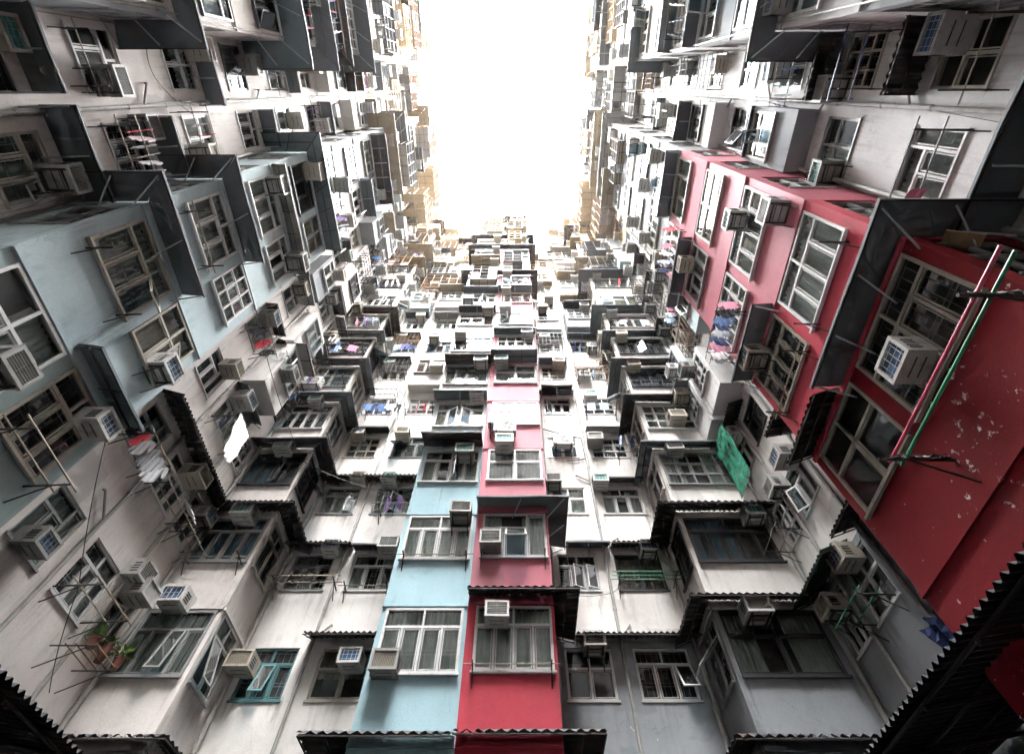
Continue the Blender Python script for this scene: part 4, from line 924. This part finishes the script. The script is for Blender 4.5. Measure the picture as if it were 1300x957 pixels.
z = RK('FL', -4.9, -3.7, 4, .7); hang(SG['FL'], -4.8, -3.8, z + .1, .55, [('grey', 'towel'), ('pink', 'trousers'), ('red', 'trousers')], 'far wall, beside the tower', True)
z = RK('FL', -4.6, -3.6, 2, .6); hang(SG['FL'], -4.4, -3.8, z + .35, .5, [('purple', 'trousers'), ('navy', 'trousers'), ('purple', 'shirt')], 'far wall, over the corrugated awning', True, .8)
z = RK('FR', 3.0, 4.3, 4, .7); hang(SG['FR'], 2.9, 4.0, z + .05, .6, [('checked blue', 'towel'), ('pale blue', 'towel')], 'far wall, right of the tower', False)
z = RK('FR', 3.0, 4.4, 6, .7); hang(SG['FR'], 2.9, 4.4, z + .05, .5, S_(['navy', 'blue', 'black', 'white', 'black']), 'far wall, higher right rack')
z = RK('FR', 3.9, 4.6, 3, .7); hang(SG['FR'], 3.9, 4.6, z + .6, .55, [('pale blue', 'shirt'), ('white', 'towel'), ('navy', 'shirt')], 'beside the right corner bay', True)
z = RK('FR', 2.9, 4.5, 1, .7, .06, 3, 'bamboo_g')
z = RK('FL', -6.9, -5.2, 1, .6, .0)
z = RK('R2', 5.0, 6.2, 2, .8); hang(SG['R2'], 4.7, 6.3, z + .15, .55, S_(['pink', 'black', 'blue', 'navy', 'grey', 'navy', 'pink', 'white']), 'on red bays, colourful row')
z = RK('R2', 4.4, 5.8, 4, .7); hang(SG['R2'], 4.2, 6.0, z + .1, .5, S_(['red', 'white', 'pink', 'white', 'pale blue', 'navy']), 'on faded red bays, upper row')
z = RK('R1', 6.9, 8.2, 3, .8); hang(SG['R1'], 6.9, 8.3, z + .1, .6, S_(['black', 'purple', 'white', 'black', 'grey']), 'right wall, past the red bays')
z = RK('R3', -.9, .3, 3, .8); hang(SG['R3'], -.7, .5, z + .1, .6, S_(['navy', 'blue', 'black', 'teal', 'white', 'navy']), 'upper right, dark row')
z = RK('R0', -3.0, -1.4, 5, .8); hang(SG['R0'], -3.0, -1.3, z + .1, .5, S_(['teal', 'white', 'pale blue', 'black']), 'upper right bays')
z = RK('L0', -3.0, -1.4, 6, .8); hang(SG['L0'], -3.0, -1.3, z + .1, .5, S_(['purple', 'pink', 'navy', 'white', 'black']), 'upper left bay')
z = RK('L1', .6, 1.9, 3, .8); hang(SG['L1'], .8, 1.3, z + .5, .4, S_(['white', 'red']), 'left wall, small pair')
z = RK('R3', .62, 1.85, 1, .95, -.1, 2, 'cable'); garment('towel', 'pink', SG['R3'].w(1.9, .55, z + .0), SG['R3'].rz + 1.5, 'flapping near the white window, right', .55, 70)
z = RK('R3', -.95, .05, 2, .9, -.1, 2, 'bamboo_b'); z = RK('R3', -.95, .05, 1, .8, -.1, 1, 'bamboo')
z = RK('R1', 8.7, 9.7, 0, .8, .0, 2, 'bamboo_g'); z = RK('R1', 10.0, 10.9, 1, .8)
z = RK('TR', -.95, .72, 0, .38, .02, 1); z = RK('TB', -3.0, -1.35, 1, .34, .0, 1); z = RK('TR', -.95, .72, 1, .34, .0, 0); z = RK('FL', -4.9, -3.7, 1, .45, -.05, 1); z = RK('LC', -8.7, -7.3, 1, .5, -.05, 1)
z = RK('L1', -1.0, .0, 2, .5, -.1, 1); z = RK('L2', 2.5, 3.8, 1, .45, -.1, 0); z = RK('L3', 10.1, 10.9, 1, .6); z = RK('L2', 2.5, 3.8, 2, .5, -.1, 1); z = RK('R2', 2.4, 4.0, 1, .5, -.1, 0); z = RK('R2', 4.6, 6.1, 1, .5, -.1, 1)
rl = random.Random(17); CL = list(CLOTHS)
for k in range(4, NK):
    for s in ('L0', 'L1', 'L2', 'L3', 'LC', 'FL', 'TB', 'TR', 'FR', 'RC', 'R1', 'R2', 'R3', 'R0'):
        if (s, k) in (('L2', 5), ('FL', 4), ('FR', 4), ('FR', 6), ('R2', 4), ('R0', 5), ('L0', 6)) or rl.random() > .36: continue
        c = rl.choice(COLS[s]); z = RK(s, c[0], c[1], k, .7); n = rl.randint(2, 5)
        if rl.random() < .75: hang(SG[s], c[0], c[1], z + .05, .5, [(rl.choice(['white', 'white', 'navy', 'black', 'blue', 'grey', 'pink', 'purple', 'pale blue', 'red']), rl.choice(['shirt', 'shirt', 'trousers', 'towel'])) for _ in range(n)], '%s row, %s' % (ORD[k], SG[s].phrase), rl.random() < .7)
# long painted poles outside the lowest red bay window
for nm, mt, y0, y1, x, zz, lab in (('laundry_pole', 'bamboo_r', 1.45, 4.45, 5.02, 6.36, 'crimson painted laundry pole outside the nearest red bay window'), ('laundry_pole', 'bamboo_g', 1.5, 4.5, 5.20, 6.36, 'green painted laundry pole beside the crimson one at red bay')):
    mb = MB(); mb.tube((0, y0 - 3, 0), (0, y1 - 3, .02), .022, M[mt], 8); o = mb.build(nm, None, loc=(x, 3, zz)); tag(o, lab, 'laundry pole', 'painted poles at the red bay')
def bracket_arm(y, lab):
    mb = MB(); r = random.Random(int(y * 10))
    mb.tube((0, 0, 0), (-1.0, 0, .02), .024, M['steel_d'], 6); mb.tube((0, 0, -.4), (-.6, 0, 0), .016, M['steel_d'], 6)
    for i in range(9):
        p = [(-.05 - .1 * j + r.uniform(-.03, .03), r.uniform(-.05, .05), .03 + r.uniform(-.03, .05)) for j in range(9)]; mb.line(p, .008, M['cable' if i % 3 else 'plastic'], 4)
    o = mb.build('pole_bracket', None, loc=(5.8, y, 6.32)); tag(o, lab, 'bracket')
bracket_arm(2.0, 'rusty bracket holding painted poles at upper end of nearest red bay'); bracket_arm(4.35, 'rusty bracket tangled with dark cable at lower end of painted poles')
# cables: electric and cable-television wires sagging along walls
def cable(pts, lab, r=.01, sag=.15, name='cable'):
    P0 = Vector(pts[0]); mb = MB()
    for a, b in zip(pts, pts[1:]):
        a, b = Vector(a) - P0, Vector(b) - P0; q = []
        for i in range(9): t = i / 8; v = a.lerp(b, t); v.z -= sag * 4 * t * (1 - t); q.append(v)
        mb.line(q, r, M['cable'], 5)
    o = mb.build(name, None, loc=P0); tag(o, lab, 'cable')
cable([(-8.95, 6.4, 9.9), (-8.6, 8.6, 7.4), (-8.8, 10.0, 6.2)], 'black wire slung between rack arms on the lower left wall', .009, .1)
cable([(-8.96, -1.2, 15.3), (-8.96, -.2, 14.9), (-8.96, .9, 16.4)], 'thin black wire looping above windows on upper left wall', .008, .2)
cable([(7.36, .3, 11.9), (7.36, .5, 9.3), (7.36, 1.9, 8.9)], 'thin black wire clipped to the white upper right wall', .008, .05)
cable([(-8.8, 6.0, 16.1), (-7.2, 11.0, 13.5), (-3.3, 12.6, 13.4)], 'black wire crossing the left corner from wall to tower', .01, .3)
cable([(.95, 12.6, 17.2), (2.6, 12.64, 16.6), (2.62, 12.64, 15.4), (1.9, 12.64, 15.3)], 'looped black hose beside far wall window right of tower', .02, .05)
cable([(4.66, 11.6, 11.3), (2.7, 12.6, 9.9), (.95, 12.6, 10.0)], 'slack wire across the white far wall right of tower', .008, .15)
# plants in pots on the low left rack
pe = empty('plant_shelf', (-8.3, 9.9, 6.75)); mb = MB()
for y in (-.45, .45): mb.tube((-.7, y, 0), (.25, y, 0), .016, M['steel_d'], 5); mb.tube((-.7, y, -.4), (.1, y, 0), .012, M['steel_d'], 5)
for x in (-.4, -.2, 0, .2): mb.tube((x, -.5, .015), (x, .5, .015), .012, M['rust'], 5)
mb.build('shelf_frame', pe); tag(pe, 'rusty shelf bracket holding flower pots at lower left wall', 'shelf')
for i, (x, y, s_, c_) in enumerate(((-8.35, 9.6, 1.0, 'leaf'), (-8.2, 9.85, .8, 'leaf'), (-8.4, 10.1, .9, 'leaf2'), (-8.15, 10.3, 1.1, 'leaf2'))):
    e = empty('potted_plant', (x, y, 6.78)); p = MB(); n = 12
    for (z0, z1, r0, r1) in ((0, .17, .075, .10), (.17, .20, .112, .112)):
        for j in range(n):
            a, b = 2 * math.pi * j / n, 2 * math.pi * (j + 1) / n
            p.quad([(r0 * math.cos(a), r0 * math.sin(a), z0), (r0 * math.cos(b), r0 * math.sin(b), z0), (r1 * math.cos(b), r1 * math.sin(b), z1), (r1 * math.cos(a), r1 * math.sin(a), z1)], M['terra'])
    p.quad([(.075 * math.cos(-2 * math.pi * j / n), .075 * math.sin(-2 * math.pi * j / n), 0) for j in range(n)], M['terra']); p.build('pot', e)
    f = MB(); rr = random.Random(i)
    for j in range(60):
        a = rr.uniform(0, 6.28); el = rr.uniform(.1, 1.5); L_ = rr.uniform(.12, .30) * s_; b0 = Vector((0, 0, .2)); d = Vector((math.cos(a) * math.cos(el), math.sin(a) * math.cos(el), math.sin(el)))
        t = b0 + d * L_; sd = d.cross(Vector((0, 0, 1))).normalized() * .03 * s_; m_ = b0 + d * L_ * .65
        f.quad([m_ - d * .05, m_ + sd, t - Vector((0, 0, .05)), m_ - sd], M[c_]); 
        if j % 3 == 0: f.tube(b0, m_, .004, M['leaf'], 3)
    f.build('foliage', e); tag(e, ['terracotta pot with dark green leaves, first on the shelf', 'small leafy potted plant, second on the shelf', 'potted plant with yellow green leaves, third on the shelf', 'largest yellow green potted plant at the shelf end'][i], 'plant', 'potted plants on the low left shelf')
# green debris net, tarpaulin, dish, board, big fans
mb = MB(); n = 14
for i in range(n):
    for j in range(10):
        def q(i, j): return (.018 * math.sin(i * 1.1 + j * .7) - .03 * math.sin(j * .8), -.55 + 1.1 * i / n + .03 * math.sin(j * 1.3), -2.3 * j / 10)
        mb.quad([q(i, j), q(i + 1, j), q(i + 1, j + 1), q(i, j + 1)], None)
mm, nt, N, L, B = new_mat('green_net'); B.inputs['Base Color'].default_value = (.02, .42, .24, 1); g = N.new('ShaderNodeNewGeometry'); nn = noise(N, L, g.outputs['Position'], 5, 4, .6)
L.new(mixc(N, L, mapr(N, L, nn, .4, .62), (.015, .27, .155), (.006, .08, .05)), B.inputs['Base Color']); L.new(mapr(N, L, nn, .3, .7, .95, .6), B.inputs['Alpha']); B.inputs['Roughness'].default_value = .6
mb.mats = [mm]; mb.m = [0] * len(mb.f); o = mb.build('debris_net', None, smooth=True, loc=(6.75, 10.3, 14.0)); tag(o, 'bright green torn netting hanging in front of the right wall corner', 'netting')
mb = MB(); r = random.Random(8); G2 = [[(.3 * u / 7 + .09 * math.sin(v * 1.3 + u * .8) + r.uniform(-.02, .02), -.5 + v * .075 + r.uniform(-.01, .01), .5 - u / 7 + .05 * math.sin(v * .9)) for v in range(15)] for u in range(8)]
for u in range(7):
    for v in range(14): mb.quad([G2[u][v], G2[u][v + 1], G2[u + 1][v + 1], G2[u + 1][v]], CLOTHS['navy'])
o = mb.build('tarpaulin', None, loc=(5.95, 6.7, 5.3)); o.scale = (.7, .6, .7); tag(o, 'crumpled blue tarpaulin folded below the nearest red bay', 'tarpaulin')
mb = MB(); T = Matrix.Rotation(R(35), 4, 'Y') @ Matrix.Rotation(R(20), 4, 'X'); mb.box(-.22, .22, -.3, .3, -.012, .012, M['wood'], T)
o = mb.build('wooden_board', None, loc=(6.5, 2.12, 8.35)); tag(o, 'loose curved wooden board wedged under the grey awning at right', 'board')
e = empty('exhaust_fan', SG['R3'].w(.55, .5, 17.1), SG['R3'].rz); mb = MB(); n = 24
for rad in (.28, .20, .12):
    for i in range(n):
        a, c = 2 * math.pi * i / n, 2 * math.pi * (i + 1) / n; mb.tube((rad * math.cos(a), 0, rad * math.sin(a)), (rad * math.cos(c), 0, rad * math.sin(c)), .012 if rad > .25 else .006, M['dish'], 4)
for i in range(9): a = math.pi * i / 9; mb.tube((.28 * math.cos(a), 0, .28 * math.sin(a)), (-.28 * math.cos(a), 0, -.28 * math.sin(a)), .005, M['dish'], 4)
mb.tube((0, -.5, 0), (0, -.02, 0), .03, M['steel_d'], 6); mb.build('fan_guard', e); mb = MB()
for i in range(4): a = i * math.pi / 2; mb.quad([(0, -.03, 0), (.24 * math.cos(a), -.02, .24 * math.sin(a)), (.24 * math.cos(a + .8), -.05, .24 * math.sin(a + .8))], M['ac_g'])
mb.build('blade', e); tag(e, 'round pale exhaust fan guard below the dark washing, upper right', 'fan')
# open wire satellite / antenna bits on the roofs
for i, (x, y) in enumerate(((-2.2, 12.3), (3.4, 13.4), (-5.6, 13.5), (6.2, 12.4))):
    mb = MB(); mb.tube((0, 0, 0), (0, 0, 2.4), .025, M['steel_d'], 5); mb.tube((-.6, 0, 2.3), (.6, 0, 2.3), .012, M['steel_d'], 4)
    for j in range(7): mb.tube((-.6 + j * .2, -.25, 2.3), (-.6 + j * .2, .25, 2.3), .008, M['steel_d'], 4)
    o = mb.build('roof_antenna', None, loc=(x, y, 5.75 + STO * NK + .2), rz=i * .7); tag(o, 'comb shaped television antenna on the roof, ' + ['above the tower', 'right of the tower', 'left of the tower', 'above the right corner bay'][i], 'antenna', 'roof antennas')

# ------------------------------------------------------------------ canopies over the ground-floor shops
def shop_canopy(pts, z, proj, lab, am=.035):
    pts = [Vector(p) for p in pts]; e = empty('shop_canopy', (pts[0].x, pts[0].y, z)); d = (pts[1] - pts[0]).normalized(); o = Vector((d.y, -d.x)); ln = (pts[1] - pts[0]).length
    mb = MB(); per = .15; n = int(ln / per * 6)
    def P(s, t, dz=0): v = d * (ln * s) + o * (proj * t); return (v.x, v.y, dz + .35 * (1 - t))
    for j in range(n):
        a, b = j / n, (j + 1) / n; za, zb = am * math.sin(a * ln / per * 6.2832), am * math.sin(b * ln / per * 6.2832)
        mb.quad([P(a, 0, za), P(b, 0, zb), P(b, 1, zb), P(a, 1, za)], M['canopy'])
    mb.build('roof_sheet', e); f = MB()
    for t in (.08, .35, .62, .93): f.tube(P(0, t, -.08), P(1, t, -.08), .03, M['canopy'], 6)
    m = max(2, int(ln / 1.4))
    for j in range(m + 1): f.tube(P(j / m, .02, -.14), P(j / m, .96, -.14), .035, M['canopy'], 6)
    f.build('frame', e); tag(e, lab, 'canopy', 'corrugated canopies over the ground floor shops')
shop_canopy([(-8.98, -6), (-8.98, 11.0)], 4.72, 2.68, 'black corrugated shop canopy at the foot of the left wall')
shop_canopy([(7.38, 11.0), (7.38, -6)], 4.66, 2.45, 'black corrugated shop canopy at the foot of the right wall')
for ks, pts in (('LB', [(-9, 11.09), (-7.1, 11.09), (-7.1, 12.66)]), ('FL', [(-7.05, 12.7), (-3.3, 12.7)]), ('T', [(-3.24, 12.6), (-3.24, 10.98), (-1.2, 10.98)]), ('T', [(-1.17, 10.9), (.87, 10.9), (.87, 12.6)]), ('FR', [(1.5, 12.7), (4.68, 12.7)]), ('RB', [(4.7, 12.66), (4.7, 11.09), (7.4, 11.09)])):
    awning(ROOTS[ks], pts, HEAD(-1) + .12 + .03 * len(pts), proj=.75, drop=.28, **D)
# ground, and an added unseen block cutting light from behind the viewer
mb = MB(); mb.quad([(-60, -60, 0), (60, -60, 0), (60, 60, 0), (-60, 60, 0)], M['paving']); tag(mb.build('ground'), kind='structure')

e = block('BK', (-.8, -12.0, 0), 'added plain block behind the viewer, dimming light from the open side')
bs = Seg('+Y', -12.0, -9.0, 7.4, '', ''); mb = MB(); hs = [(x, x + 1.3, SILLF(k), HEAD(k)) for k in range(12) for x in (-8, -5.4, -2.8, -.2, 2.4, 5.0)]
panel(mb, bs, -9.0, 7.4, 0, 42, hs, M['white_l']); mb.box(-9, 7.4, -16, -12.01, 41.8, 42, M['cream']); build_local(mb, 'wall', e)

hz = bpy.data.materials.new('humid_haze'); hz.use_nodes = True; N = hz.node_tree.nodes; N.remove(N['Principled BSDF']); vs = N.new('ShaderNodeVolumeScatter'); vs.inputs['Density'].default_value = .0003; vs.inputs['Anisotropy'].default_value = .35
hz.node_tree.links.new(vs.outputs[0], N['Material Output'].inputs['Volume']); mb = MB(); mb.box(-12, 10.5, -15, 16, .3, 52, hz); tag(mb.build('haze'), kind='structure')

# ------------------------------------------------------------------ camera
cam = bpy.data.cameras.new('camera'); co = bpy.data.objects.new('camera', cam); COL.objects.link(co); scene.camera = co
co.location = (0, 0, 1.6); co.rotation_euler = (R(90 + 61.45), 0, 0)
cam.sensor_width = 36; cam.lens = 36 * 596 / 1300; cam.shift_x = -7 / 1300; cam.shift_y = -44.5 / 1300; cam.clip_end = 500; cam.clip_start = .05

# ------------------------------------------------------------------ light
w = bpy.data.worlds.new('World'); scene.world = w; w.use_nodes = True; N = w.node_tree.nodes; L = w.node_tree.links
SE, SR = 66, 180
sky = N.new('ShaderNodeTexSky'); sky.sky_type = 'NISHITA'; sky.sun_disc = False; sky.sun_elevation = R(SE); sky.sun_rotation = R(SR); sky.air_density = 1.0; sky.dust_density = 4.0
bg = N['Background']; hs_ = N.new('ShaderNodeHueSaturation'); hs_.inputs['Saturation'].default_value = .12; L.new(sky.outputs[0], hs_.inputs['Color'])
mx = N.new('ShaderNodeMix'); mx.data_type = 'RGBA'; mx.inputs[0].default_value = .8; L.new(hs_.outputs[0], mx.inputs[6]); mx.inputs[7].default_value = (640, 642, 648, 1)
L.new(mx.outputs[2], bg.inputs['Color']); bg.inputs['Strength'].default_value = .15
sd = bpy.data.lights.new('sun', 'SUN'); sd.energy = 1.3; sd.angle = R(30); sd.color = (1, .96, .9); so = bpy.data.objects.new('sun', sd); COL.objects.link(so)
so.rotation_euler = (R(90 - SE), 0, R(180 - SR)); so.location = (0, 0, 60)
scene.view_settings.view_transform = 'Standard'; scene.view_settings.look = 'None'; scene.view_settings.exposure = 0
scene.render.engine = 'CYCLES'; scene.cycles.use_adaptive_sampling = True; scene.cycles.adaptive_threshold = .05; scene.cycles.max_bounces = 8; scene.cycles.diffuse_bounces = 5; scene.cycles.transparent_max_bounces = 12; scene.cycles.glossy_bounces = 3

# labels that would collide get their own place words; the last resort is a shared label inside a group
for lab, obs in USED.items():
    if len(obs) > 1:
        for i, o in enumerate(sorted(obs, key=lambda o: (round(o.location.y, 1), round(o.location.x, 1)))):
            o['label'] = lab.replace(' box air', ' air') + ', ' + ['upper one', 'lower one', 'lowest one', 'fourth one'][min(i, 3)]
for o in scene.objects:
    l = o.get('label', '')
    if len(l.split()) > 16: o['label'] = l.replace(' box air', ' air').replace(' grille', '').replace('row,', 'row').replace(' of tower', ' of tower')
